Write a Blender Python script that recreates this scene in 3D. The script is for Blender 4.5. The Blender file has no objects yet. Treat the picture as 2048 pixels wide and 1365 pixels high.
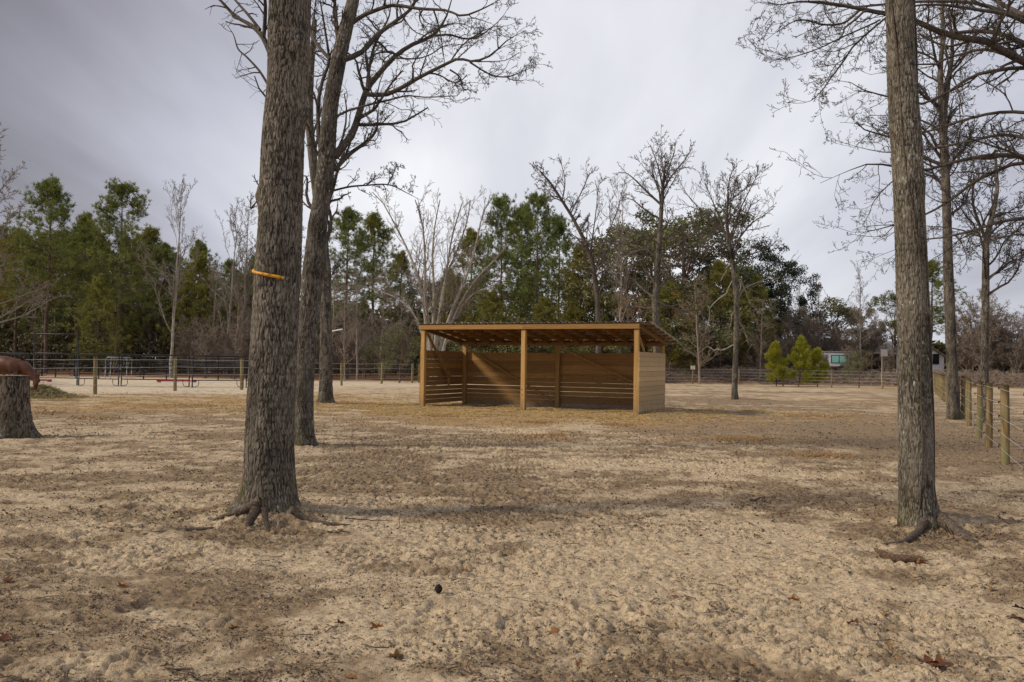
import bpy, math, random
import numpy as np
from mathutils import Matrix, Vector
PI = math.pi
SC = bpy.context.scene
COL = SC.collection
rng = np.random.default_rng(7)
random.seed(7)

# ------------------------------------------------------------ camera, world, sun, exposure
FPX, PITCH, ROLL, CH = 1650.65, math.radians(1.56), math.radians(0.84), 1.45
cam = bpy.data.cameras.new('camera'); cam_o = bpy.data.objects.new('camera', cam); COL.objects.link(cam_o)
cam.sensor_width = 36; cam.lens = 36 * FPX / 2048; cam.clip_start = .05; cam.clip_end = 3000
MCAM = Matrix.Rotation(PI/2 + PITCH, 3, 'X') @ Matrix.Rotation(ROLL, 3, 'Z')
cam_o.matrix_world = Matrix.Translation((0, 0, CH)) @ MCAM.to_4x4()
SC.camera = cam_o
SC.render.resolution_x, SC.render.resolution_y = 1024, 682

SUN_EL, SUN_AZ = math.radians(36), math.radians(-103)      # azimuth from +Y towards +X, where the sun stands
sd = Vector((math.cos(SUN_EL)*math.sin(SUN_AZ), math.cos(SUN_EL)*math.cos(SUN_AZ), math.sin(SUN_EL)))
sun = bpy.data.lights.new('sun', 'SUN'); sun.energy = 2.1; sun.angle = math.radians(8); sun.color = (1, .87, .68)
so = bpy.data.objects.new('sun', sun); COL.objects.link(so)
so.rotation_euler = sd.to_track_quat('Z', 'Y').to_euler(); so.location = (0, 0, 40)

W = bpy.data.worlds.new("World"); SC.world = W; W.use_nodes = True
def build_world():
    nt = W.node_tree; N = nt.nodes; K = nt.links; N.clear()
    out = N.new('ShaderNodeOutputWorld'); bg = N.new('ShaderNodeBackground'); K.new(bg.outputs[0], out.inputs[0])
    tc = N.new('ShaderNodeTexCoord')
    sky = N.new('ShaderNodeTexSky'); sky.sky_type = 'NISHITA'; sky.sun_disc = False
    sky.sun_elevation = SUN_EL; sky.sun_rotation = SUN_AZ
    def math_(op, a, b=None):
        n = N.new('ShaderNodeMath'); n.operation = op
        for i, v in enumerate((a, b)):
            if v is None: continue
            if isinstance(v, (int, float)): n.inputs[i].default_value = v
            else: K.new(v, n.inputs[i])
        return n.outputs[0]
    sep = N.new('ShaderNodeSeparateXYZ'); K.new(tc.outputs['Generated'], sep.inputs[0])
    z = math_('ADD', math_('MAXIMUM', sep.outputs[2], 0.0), .16)
    u = math_('DIVIDE', sep.outputs[0], z); v = math_('DIVIDE', sep.outputs[1], z)
    cmb = N.new('ShaderNodeCombineXYZ'); K.new(u, cmb.inputs[0]); K.new(v, cmb.inputs[1])
    mp = N.new('ShaderNodeMapping'); K.new(cmb.outputs[0], mp.inputs[0])
    mp.inputs['Rotation'].default_value = (0, 0, math.radians(-32)); mp.inputs['Scale'].default_value = (.95, .34, 1); mp.inputs['Location'].default_value = (2.3, .4, 0)
    no = N.new('ShaderNodeTexNoise'); no.inputs['Scale'].default_value = 1.0; no.inputs['Detail'].default_value = 5; no.inputs['Roughness'].default_value = .45; no.inputs['Distortion'].default_value = .35
    K.new(mp.outputs[0], no.inputs['Vector'])
    mp2 = N.new('ShaderNodeMapping'); K.new(cmb.outputs[0], mp2.inputs[0])
    mp2.inputs['Rotation'].default_value = (0, 0, math.radians(-38)); mp2.inputs['Scale'].default_value = (2.6, .5, 1)
    n2 = N.new('ShaderNodeTexNoise'); n2.inputs['Scale'].default_value = 1.3; n2.inputs['Detail'].default_value = 6; n2.inputs['Roughness'].default_value = .5
    K.new(mp2.outputs[0], n2.inputs['Vector'])
    def blob(d, lo, hi):      # a thicker or thinner part of the cloud deck, around a direction
        dn = Vector(d).normalized()
        n = N.new('ShaderNodeVectorMath'); n.operation = 'DOT_PRODUCT'; K.new(tc.outputs['Generated'], n.inputs[0]); n.inputs[1].default_value = dn
        m = N.new('ShaderNodeMapRange'); m.interpolation_type = 'SMOOTHSTEP'
        K.new(n.outputs['Value'], m.inputs[0]); m.inputs[1].default_value = lo; m.inputs[2].default_value = hi
        return m.outputs[0]
    dark = blob((-.95, 1, .62), .74, 1.0); bright = blob((.02, 1, .28), .80, 1.0); dk2 = blob((.62, 1, .35), .86, 1.0)
    t = math_('MULTIPLY', math_('SUBTRACT', no.outputs[0], .5), 1.15)
    t = math_('ADD', t, math_('MULTIPLY', math_('SUBTRACT', n2.outputs[0], .5), .34))
    t = math_('ADD', t, .58)
    t = math_('SUBTRACT', t, math_('MULTIPLY', dark, .48))
    t = math_('ADD', t, math_('MULTIPLY', bright, .30))
    t = math_('SUBTRACT', t, math_('MULTIPLY', dk2, .15))
    cr = N.new('ShaderNodeValToRGB'); K.new(t, cr.inputs[0]); e = cr.color_ramp.elements
    e[0].position = 0; e[0].color = (.115, .108, .118, 1); e[1].position = 1; e[1].color = (.67, .665, .68, 1)
    for p, c in ((.3, (.232, .222, .255, 1)), (.55, (.375, .38, .43, 1)), (.78, (.51, .512, .55, 1))):
        q = e.new(p); q.color = c
    mixs = N.new('ShaderNodeMix'); mixs.data_type = 'RGBA'; mixs.inputs[0].default_value = .93
    sk = N.new('ShaderNodeVectorMath'); sk.operation = 'SCALE'; K.new(sky.outputs[0], sk.inputs[0]); sk.inputs[3].default_value = .1
    K.new(sk.outputs[0], mixs.inputs[6]); K.new(cr.outputs[0], mixs.inputs[7])
    K.new(mixs.outputs[2], bg.inputs[0]); bg.inputs[1].default_value = 1.0
build_world()
SC.view_settings.view_transform = 'Standard'; SC.view_settings.look = 'None'
SC.view_settings.exposure = 0.6; SC.view_settings.gamma = 1; SC.view_settings.use_curve_mapping = False

# ------------------------------------------------------------ small maths
def _h(ix, iy, s):
    v = (ix.astype(np.int64)*374761393 + iy.astype(np.int64)*668265263 + s*1442695041) & 0x7fffffff
    v = ((v ^ (v >> 13)) * 1274126177) & 0x7fffffff
    return ((v ^ (v >> 16)) & 0xffff) / 65535.0
def vn(x, y, s=0):
    x = np.asarray(x, float); y = np.asarray(y, float)
    ix = np.floor(x); iy = np.floor(y); fx = x-ix; fy = y-iy; fx = fx*fx*(3-2*fx); fy = fy*fy*(3-2*fy)
    a = _h(ix, iy, s); b = _h(ix+1, iy, s); c = _h(ix, iy+1, s); d = _h(ix+1, iy+1, s)
    return (a*(1-fx)+b*fx)*(1-fy) + (c*(1-fx)+d*fx)*fy
def fbm(x, y, o=4, s=0, g=.5):
    t = 0; a = 1; w = 0
    for i in range(o):
        t = t + a*vn(x*2**i + 17.3*i, y*2**i - 9.1*i, s+i); w += a; a *= g
    return t/w
def sst(a, b, x):
    t = np.clip((np.asarray(x, float)-a)/(b-a), 0, 1); return t*t*(3-2*t)
def gauss(x, y, cx, cy, r): return np.exp(-((x-cx)**2+(y-cy)**2)/(r*r))
BUMPS = []                        # (x, y, radius, height)
def gz(x, y):
    x = np.asarray(x, float); y = np.asarray(y, float)
    z = .10*(fbm(x*.16, y*.16, 3, 5)-.5)*sst(2, 9, y)
    z = z + 1.02*sst(68.5, 73.5, y + 2.2*(vn(x*.3, y*.05, 3)-.5))*sst(9, 19, x) + .35*sst(80, 120, y)
    for bx, by, r, h in BUMPS: z = z + h*gauss(x, y, bx, by, r)
    return z
def ray(px, py):
    return MCAM @ Vector(((px-1024)/FPX, (682.5-py)/FPX, -1))
def AT(px, py, Y):
    d = ray(px, py); t = Y/d.y; return np.array([d.x*t, Y, CH+d.z*t])
def G(px, py):
    d = ray(px, py); t = CH/-d.z if d.z < -1e-4 else 100
    for _ in range(30):
        h = float(gz(d.x*t, d.y*t)); t += (CH + d.z*t - h)/-d.z*.8
    return np.array([d.x*t, d.y*t, h])
def X_at(px, Y): return AT(px, 700, Y)[0]
p1 = G(540, 1030); BUMPS.append((p1[0]+.05, p1[1], .5, .10))
p2 = G(1838, 1040); BUMPS.append((p2[0]+.15, p2[1], .55, .10))
for px, py, r, h in ((610, 890, .7, .05), (650, 808, 1.2, .08), (1470, 800, 1.4, .12), (1340, 830, 1.0, .10), (1910, 838, .8, .06)):
    q = G(px, py); BUMPS.append((q[0], q[1], r, h))

# ------------------------------------------------------------ mesh helpers
def np_mesh(name, V, F, sizes=None, smooth=False, mats=(), mi=None):
    me = bpy.data.meshes.new(name); V = np.asarray(V, np.float32)
    me.vertices.add(len(V)); me.vertices.foreach_set('co', V.ravel())
    if sizes is None:
        F = np.asarray(F, np.int32); k = F.shape[1]; sizes = np.full(len(F), k, np.int32); flat = F.ravel()
    else: flat = np.asarray(F, np.int32); sizes = np.asarray(sizes, np.int32)
    me.loops.add(len(flat)); me.loops.foreach_set('vertex_index', flat)
    me.polygons.add(len(sizes)); st = np.concatenate([[0], np.cumsum(sizes)[:-1]]).astype(np.int32)
    me.polygons.foreach_set('loop_start', st); me.polygons.foreach_set('loop_total', sizes)
    me.polygons.foreach_set('use_smooth', np.full(len(sizes), bool(smooth)))
    for m in mats: me.materials.append(m)
    if mi is not None: me.polygons.foreach_set('material_index', np.asarray(mi, np.int32))
    me.update(calc_edges=True); return me
def link(name, me, parent=None, loc=None):
    o = bpy.data.objects.new(name, me); COL.objects.link(o)
    if loc is not None: o.location = loc
    if parent is not None: o.parent = parent
    return o
def tag(o, label=None, cat=None, group=None, kind=None):
    if label: o['label'] = label
    if cat: o['category'] = cat
    if group: o['group'] = group
    if kind: o['kind'] = kind
    return o
def thing(name, label, cat, loc=(0, 0, 0), rz=0, group=None):
    o = bpy.data.objects.new(name, None); COL.objects.link(o); o.location = loc; o.rotation_euler = (0, 0, rz); o.empty_display_size = .2
    return tag(o, label, cat, group)
def dup(root, loc, rz=0, sc=1, label=None, group=None):
    r = root.copy(); COL.objects.link(r); r.location = loc; r.rotation_euler = (0, 0, rz)
    r.scale = (sc, sc, sc) if isinstance(sc, (int, float)) else sc
    if label: r['label'] = label
    if group: r['group'] = group
    for ch in list(root.children):
        c = ch.copy(); COL.objects.link(c); c.parent = r
        for g in list(ch.children):
            d = g.copy(); COL.objects.link(d); d.parent = c
    return r
def colattr(me, C, name='tint'):
    a = me.color_attributes.new(name, 'FLOAT_COLOR', 'POINT'); C = np.asarray(C, np.float32)
    if C.shape[1] == 3: C = np.hstack([C, np.ones((len(C), 1), np.float32)])
    a.data.foreach_set('color', C.ravel())

class Geo:
    """vertices and faces of one mesh"""
    def __init__(s): s.V = []; s.F = []; s.S = []; s.n = 0; s.T = []
    def add(s, V, F, tint=None):
        V = np.asarray(V, float).reshape(-1, 3); F = np.asarray(F)
        s.V.append(V); s.F.append((F+s.n).ravel()); s.S.append(np.full(len(F), F.shape[1])); s.n += len(V)
        s.T.append(np.tile([random.random() if tint is None else tint, 0, 0], (len(V), 1)) if np.ndim(tint) == 0 else np.stack([tint]*3, 1))
    def box(s, a, b, R=None, o=None, tint=None):
        x0, y0, z0 = a; x1, y1, z1 = b
        V = np.array([(x0,y0,z0),(x1,y0,z0),(x1,y1,z0),(x0,y1,z0),(x0,y0,z1),(x1,y0,z1),(x1,y1,z1),(x0,y1,z1)], float)
        if R is not None: V = V @ np.asarray(R).T
        if o is not None: V = V + o
        s.add(V, [(0,3,2,1),(4,5,6,7),(0,1,5,4),(1,2,6,5),(2,3,7,6),(3,0,4,7)], tint)
    def bar(s, p, q, w, h, up=(0, 0, 1), tint=None):
        p = np.asarray(p, float); q = np.asarray(q, float); d = q-p; L = np.linalg.norm(d); d /= L
        up = np.asarray(up, float); r = np.cross(d, up); r /= np.linalg.norm(r); u = np.cross(r, d)
        s.box((0, -w/2, -h/2), (L, w/2, h/2), np.array([d, r, u]).T, p, tint)
    def tubes(s, P, R, k=6):
        V, F = tube_arr(P, R, k); s.add(V, F)
    def tube(s, pts, r, k=8, cap=True):
        P = np.asarray(pts, float)[None]; R = np.broadcast_to(np.asarray(r, float), (1, P.shape[1]))
        nref = None
        if P.shape[1] > 2:
            q = P[0]-P[0].mean(0); sv = np.linalg.svd(q, full_matrices=False)
            if sv[1][1] > .05*sv[1][0] and sv[1][2] < .02*sv[1][0]: nref = sv[2][2]
        V, F = tube_arr(P, R, k, nref); s.add(V, F)
        if cap:
            n = P.shape[1]; b = s.n-len(V)
            for i0, rev in ((0, 1), ((n-1)*k, 0)):
                f = list(range(b+i0, b+i0+k)); f = f[::-1] if rev else f
                s.F.append(np.array(f)); s.S.append(np.array([k]))
    def mesh(s, name, mat, smooth=False):
        me = np_mesh(name, np.vstack(s.V), np.concatenate(s.F), np.concatenate(s.S), smooth, [mat])
        colattr(me, np.vstack(s.T)); return me
    def build(s, name, mat, parent=None, smooth=False, bevel=0):
        o = link(name, s.mesh(name, mat, smooth), parent)
        if bevel:
            m = o.modifiers.new('bevel', 'BEVEL'); m.width = bevel; m.segments = 1; m.limit_method = 'ANGLE'
        return o
def tube_arr(P, R, k, nref=None):
    M, N, _ = P.shape
    T = np.gradient(P, axis=1); T /= np.linalg.norm(T, axis=2, keepdims=True)+1e-9
    mt = T.mean(1); ref = np.where(np.abs(mt[:, 2:3]) > .8, np.array([[1., .2, 0]]), np.array([[0, 0, 1.]]))
    if nref is not None: ref = np.tile(nref, (M, 1))
    U = np.cross(T, ref[:, None, :]); U /= np.linalg.norm(U, axis=2, keepdims=True)+1e-9
    Vv = np.cross(T, U); a = np.arange(k)*2*PI/k
    ring = P[:, :, None, :] + R[:, :, None, None]*(np.cos(a)[None, None, :, None]*U[:, :, None, :] + np.sin(a)[None, None, :, None]*Vv[:, :, None, :])
    V = ring.reshape(-1, 3)
    i = (np.arange(M)*N*k)[:, None, None] + (np.arange(N-1)*k)[None, :, None]; j = np.arange(k)[None, None, :]; j2 = (np.arange(k)+1) % k
    F = np.stack([i+j, i+k+j, i+k+j2[None, None, :], i+j2[None, None, :]], -1).reshape(-1, 4)
    return V, F

# ------------------------------------------------------------ materials
def new_mat(name):
    m = bpy.data.materials.new(name); m.use_nodes = True; nt = m.node_tree
    b = nt.nodes['Principled BSDF']; b.inputs['Specular IOR Level'].default_value = .25
    return m, nt, b
def nd(nt, t, **kw):
    n = nt.nodes.new(t)
    for k, v in kw.items():
        if hasattr(n, k): setattr(n, k, v)
        else: n.inputs[k.replace('_', ' ')].default_value = v
    return n
def noise(nt, vec, scale, detail=4, rough=.55, stretch=None, dist=0):
    if stretch:
        mp = nt.nodes.new('ShaderNodeMapping'); mp.inputs['Scale'].default_value = stretch; nt.links.new(vec, mp.inputs[0]); vec = mp.outputs[0]
    n = nt.nodes.new('ShaderNodeTexNoise'); n.inputs['Scale'].default_value = scale; n.inputs['Detail'].default_value = detail
    n.inputs['Roughness'].default_value = rough; n.inputs['Distortion'].default_value = dist; nt.links.new(vec, n.inputs['Vector']); return n.outputs[0]
def ramp(nt, v, *stops, interp='LINEAR'):
    n = nt.nodes.new('ShaderNodeValToRGB'); n.color_ramp.interpolation = interp; nt.links.new(v, n.inputs[0]); e = n.color_ramp.elements
    for i, (p, c) in enumerate(stops):
        q = e[i] if i < 2 else e.new(p)
        q.position = p; q.color = (*c, 1) if len(c) == 3 else c
    return n.outputs[0]
def g3(v): return (v, v, v)
def mix(nt, f, a, b, mode='MIX'):
    n = nt.nodes.new('ShaderNodeMix'); n.data_type = 'RGBA'; n.blend_type = mode
    for s, v in ((0, f), (6, a), (7, b)):
        if isinstance(v, (int, float)): n.inputs[s].default_value = v
        elif isinstance(v, tuple): n.inputs[s].default_value = (*v, 1) if len(v) == 3 else v
        else: nt.links.new(v, n.inputs[s])
    return n.outputs[2]
def mth(nt, op, a, b=0.0):
    n = nt.nodes.new('ShaderNodeMath'); n.operation = op
    for i, v in enumerate((a, b)):
        if isinstance(v, (int, float)): n.inputs[i].default_value = v
        else: nt.links.new(v, n.inputs[i])
    return n.outputs[0]
def bump(nt, b, h, strength, dist):
    n = nt.nodes.new('ShaderNodeBump'); n.inputs['Strength'].default_value = strength; n.inputs['Distance'].default_value = dist
    nt.links.new(h, n.inputs['Height']); nt.links.new(n.outputs[0], b.inputs['Normal'])
def ocoord(nt): return nt.nodes.new('ShaderNodeTexCoord').outputs['Object']
def wcoord(nt): return nt.nodes.new('ShaderNodeNewGeometry').outputs['Position']

def bark_mat(name, c0, c1, c2, scale=1.0, lichen=.5, moss=0.0, st=.14, geo=False):
    m, nt, b = new_mat(name); v = wcoord(nt)
    n1 = noise(nt, v, 66*scale, 3, .62, (1, 1, st*1.2), .8)
    n2 = noise(nt, v, 110*scale, 3, .65, (1, 1, .5))
    h = mth(nt, 'ADD', mth(nt, 'MULTIPLY', n1, .75), mth(nt, 'MULTIPLY', n2, .25))
    hc = h
    if geo:
        ra = nt.nodes.new('ShaderNodeAttribute'); ra.attribute_name = 'ridge'
        hc = mth(nt, 'ADD', mth(nt, 'MULTIPLY', mth(nt, 'SUBTRACT', ra.outputs['Fac'], .5), .17), h)
    c = ramp(nt, hc, (.36, c0), (.62, c2), (.48, c1))
    big = noise(nt, v, 2.2, 3)
    c = mix(nt, mth(nt, 'MULTIPLY', ramp(nt, big, (.42, g3(0)), (.62, g3(1))), .42), c, c0)
    c = mix(nt, mth(nt, 'MULTIPLY', ramp(nt, noise(nt, v, 4.5, 4, .6, (1, 1, .5)), (.5, g3(0)), (.66, g3(1))), .30), c, c2)
    if lichen:
        l = ramp(nt, noise(nt, v, 26, 3, .6, (1, 1, .6)), (.62, g3(0)), (.68, g3(1)))
        l2 = ramp(nt, noise(nt, v, 1.7, 2), (.48, g3(0)), (.62, g3(1)))
        c = mix(nt, mth(nt, 'MULTIPLY', mth(nt, 'MULTIPLY', l, mth(nt, 'ADD', l2, .25)), lichen), c, (.40, .41, .36))
    if moss:
        sp = nt.nodes.new('ShaderNodeSeparateXYZ'); nt.links.new(v, sp.inputs[0])
        mr = nt.nodes.new('ShaderNodeMapRange'); nt.links.new(sp.outputs[2], mr.inputs[0]); mr.inputs[1].default_value = .42; mr.inputs[2].default_value = .02
        mm = mth(nt, 'MULTIPLY', mr.outputs[0], ramp(nt, noise(nt, v, 5, 3), (.46, g3(0)), (.6, g3(1))))
        c = mix(nt, mth(nt, 'MULTIPLY', mm, moss), c, (.07, .065, .012))
    nt.links.new(c, b.inputs['Base Color']); b.inputs['Roughness'].default_value = .92
    bump(nt, b, h, .9, .02*min(1.5, 1/scale)); return m
M_BARK = bark_mat('oak_bark', (.018, .015, .012), (.076, .062, .048), (.245, .212, .168), 1.0, .45, .8, geo=True)
M_BARK2 = bark_mat('lichen_bark', (.013, .010, .008), (.058, .047, .037), (.20, .175, .14), 1.1, .8, .5, geo=True)
M_BARKR = bark_mat('ridged_bark', (.022, .018, .013), (.088, .075, .058), (.25, .22, .175), 1.2, .8, .5, geo=True)
M_STUMP = bark_mat('stump_bark', (.010, .0075, .005), (.055, .040, .028), (.20, .165, .125), .8, 1.0, .2, geo=True)
M_LIMB = bark_mat('limb_bark', (.025, .020, .016), (.072, .058, .047), (.15, .125, .10), 1.4, .5)
M_TWIG = bark_mat('twig_bark', (.032, .024, .021), (.062, .048, .042), (.105, .086, .075), 1.0, 0)
M_MIDTW = bark_mat('mid_twig_bark', (.06, .048, .040), (.11, .09, .076), (.18, .15, .125), .7, 0)
M_PALE = bark_mat('pale_bark', (.13, .11, .09), (.27, .24, .20), (.46, .42, .36), .5, .3)
M_GREYTW = bark_mat('grey_twig_bark', (.13, .108, .09), (.22, .185, .155), (.33, .285, .245), .5, 0)
M_BRUSH = bark_mat('brush_bark', (.14, .108, .084), (.24, .19, .15), (.36, .295, .24), .4, 0)
M_PBARK = bark_mat('pine_bark', (.04, .026, .02), (.11, .07, .052), (.21, .14, .105), .4, .25)
M_ROOT = bark_mat('root_bark', (.028, .020, .014), (.085, .062, .045), (.21, .165, .125), 1.2, .2, 0, .9)
M_LOG = bark_mat('rotten_bark', (.045, .026, .016), (.13, .08, .05), (.27, .18, .11), .8, .1, 0, 3.0)

def leaf_mat(name, c0, c1, c2=None, sc=1.2, tr=.25, rough=.6):
    m, nt, b = new_mat(name); v = wcoord(nt)
    n = noise(nt, v, sc, 3); n2 = noise(nt, v, sc*9, 2)
    c = ramp(nt, mth(nt, 'ADD', mth(nt, 'MULTIPLY', n, .6), mth(nt, 'MULTIPLY', n2, .4)), (.38, c0), (.62, c1))
    oi = nt.nodes.new('ShaderNodeObjectInfo')
    ta = nt.nodes.new('ShaderNodeAttribute'); ta.attribute_name = 'tint'; sc_ = nt.nodes.new('ShaderNodeSeparateColor'); nt.links.new(ta.outputs['Color'], sc_.inputs[0])
    br = mth(nt, 'ADD', mth(nt, 'MULTIPLY', sc_.outputs[0], .9), .55); cb_ = nt.nodes.new('ShaderNodeCombineColor')
    for i in range(3): nt.links.new(br, cb_.inputs[i])
    c = mix(nt, 1.0, c, cb_.outputs[0], 'MULTIPLY')
    if c2: c = mix(nt, mth(nt, 'MULTIPLY', oi.outputs['Random'], .8), c, c2)
    nt.links.new(c, b.inputs['Base Color']); b.inputs['Roughness'].default_value = rough
    tl = nt.nodes.new('ShaderNodeBsdfTranslucent'); nt.links.new(c, tl.inputs[0]); mx = nt.nodes.new('ShaderNodeMixShader'); mx.inputs[0].default_value = tr
    nt.links.new(b.outputs[0], mx.inputs[1]); nt.links.new(tl.outputs[0], mx.inputs[2]); nt.links.new(mx.outputs[0], nt.nodes['Material Output'].inputs[0])
    return m
M_PINE = leaf_mat('pine_needles', (.070, .105, .026), (.20, .245, .060), (.19, .20, .05), .5)
M_PINE2 = leaf_mat('olive_pine_needles', (.10, .125, .026), (.26, .27, .055), (.23, .18, .045), .4)
M_YOUNG = leaf_mat('young_pine_needles', (.13, .17, .018), (.34, .37, .035), (.34, .32, .03), 1.5, .3)
M_OAKLF = leaf_mat('evergreen_oak_leaves', (.065, .08, .032), (.20, .205, .095), (.17, .155, .065), .8, .15, .45)
M_DARKLF = leaf_mat('dark_evergreen_leaves', (.014, .022, .012), (.048, .062, .034), None, .8, .1, .4)
M_SHRUB = leaf_mat('shrub_leaves', (.075, .085, .035), (.17, .18, .09), (.12, .11, .055), 1.0, .2)
M_RUST = leaf_mat('withered_leaves', (.13, .05, .022), (.26, .12, .055), (.2, .1, .04), 2, .3)
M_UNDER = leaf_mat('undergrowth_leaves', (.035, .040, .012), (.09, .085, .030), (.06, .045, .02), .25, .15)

# ------------------------------------------------------------ ground
def ground_masks(x, y):
    """soil (dark), straw, litter (brown leaves), pale (bright sand) as ground colour; soil also holds painted bands of shade"""
    n1 = fbm(x*.55, y*.8, 4, 11); n2 = fbm(x*2.2, y*2.6, 4, 21); n3 = fbm(x*9, y*10, 3, 31)
    n4 = fbm(x*4.2+3, y*5.5, 3, 29); soil = sst(.37, .64, .30*n1+.28*n2+.27*n4+.15*n3 + .005)
    def patch(px, py, rx, ry, amt):
        q = G(px, py); return amt*np.exp(-(((x-q[0])/rx)**2+((y-q[1])/ry)**2))
    soil = soil + patch(1300, 985, 3.2, .55, .42) + patch(700, 985, 2.4, .35, .3) + patch(400, 960, 2.0, .35, .3) + patch(1950, 900, 2.2, 5, .5) + patch(1650, 870, 6, 6, .38)  # thin wide patches paint bands of shade into the ground; the rest is soil
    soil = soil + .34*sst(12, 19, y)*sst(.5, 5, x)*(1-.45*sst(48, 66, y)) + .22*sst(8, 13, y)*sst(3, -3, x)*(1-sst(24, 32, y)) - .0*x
    soil = soil - patch(1450, 1090, 1.5, .7, .45) - patch(900, 1060, 1.6, .4, .45) - patch(60, 1030, 1.2, .8, .4) - patch(1180, 930, 2.2, .7, .4) - patch(350, 905, 1.6, .6, .3) - patch(1700, 1200, 1.0, .5, .35)
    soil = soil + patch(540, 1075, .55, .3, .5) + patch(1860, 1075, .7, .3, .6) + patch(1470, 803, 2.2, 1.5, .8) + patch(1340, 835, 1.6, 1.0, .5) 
    straw = (patch(1060, 835, 5.2, 2.2, 1.0) + patch(900, 815, 3.4, 3, .7) + patch(730, 800, 4, 5, .7) + patch(1480, 880, 2, .9, .6) + patch(1120, 875, 2.2, .9, .6) + patch(1640, 800, 5, 10, .55)
             + patch(250, 810, 5, 5, .75) + patch(430, 800, 4, 6, .6) + patch(90, 800, 2.5, 1.6, .8) + patch(780, 850, 3, 1.2, .4) + patch(1700, 835, 3, 2, .4) + patch(1150, 850, 4, 2.0, .6))
    straw = straw*(sst(.34, .58, n2*.6+n1*.4)*.7+.3)
    straw = straw + .55*sst(40, 62, y)*sst(12, 20, x)*sst(.35, .6, n1)
    litter = sst(66.5, 70, y+1.5*(n1-.5))*sst(-2, 12, x) + sst(58, 66, y+4*(n1-.5))*(1-sst(-2, 12, x))
    pale = sst(33, 36, y - .0*x)*(1-sst(54, 60, y))*(1-sst(-11, -8, x)) + sst(47, 49.5, y)*(1-sst(55, 58, y))*(1-sst(-3.5, -1.5, x))
    soil = soil*(1-.8*np.clip(pale, 0, 1))*(1-sst(28, 50, y)*.3)
    return np.clip(soil, 0, 1), np.clip(straw, 0, 1), np.clip(litter, 0, 1), np.clip(pale, 0, 1)
def rough_z(x, y):
    near = 1-sst(14, 26, y)
    a = .034*(fbm(x*2.4, y*2.4, 3, 41)-.5) + .020*(fbm(x*8.5, y*9, 3, 51)-.5)*near
    c = vn(x*4.6+3, y*5.0, 61); prints = (-.030*sst(.80, .92, c)+.010*sst(.70, .78, c))*near             # hoof prints
    r = np.abs(fbm(x*13, y*16, 3, 71)-.5)*2; r2 = fbm(x*7, y*8.5, 4, 171, .62)
    b = near*(.032*(sst(.0, .35, r)-.8)*sst(.3, .6, fbm(x*1.1, y*1.3, 2, 81)) + .040*(r2-.5)*sst(.25, .6, fbm(x*.8, y*.9, 2, 82)) + .026*(fbm(x*21, y*24, 2, 271)-.5))        # crusty, cut-up soil
    return (a+prints+b)*sst(1.5, 3, y) + .10*(vn(x*.9, y*.9, 91)-.5)*sst(67, 72, y)
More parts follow.
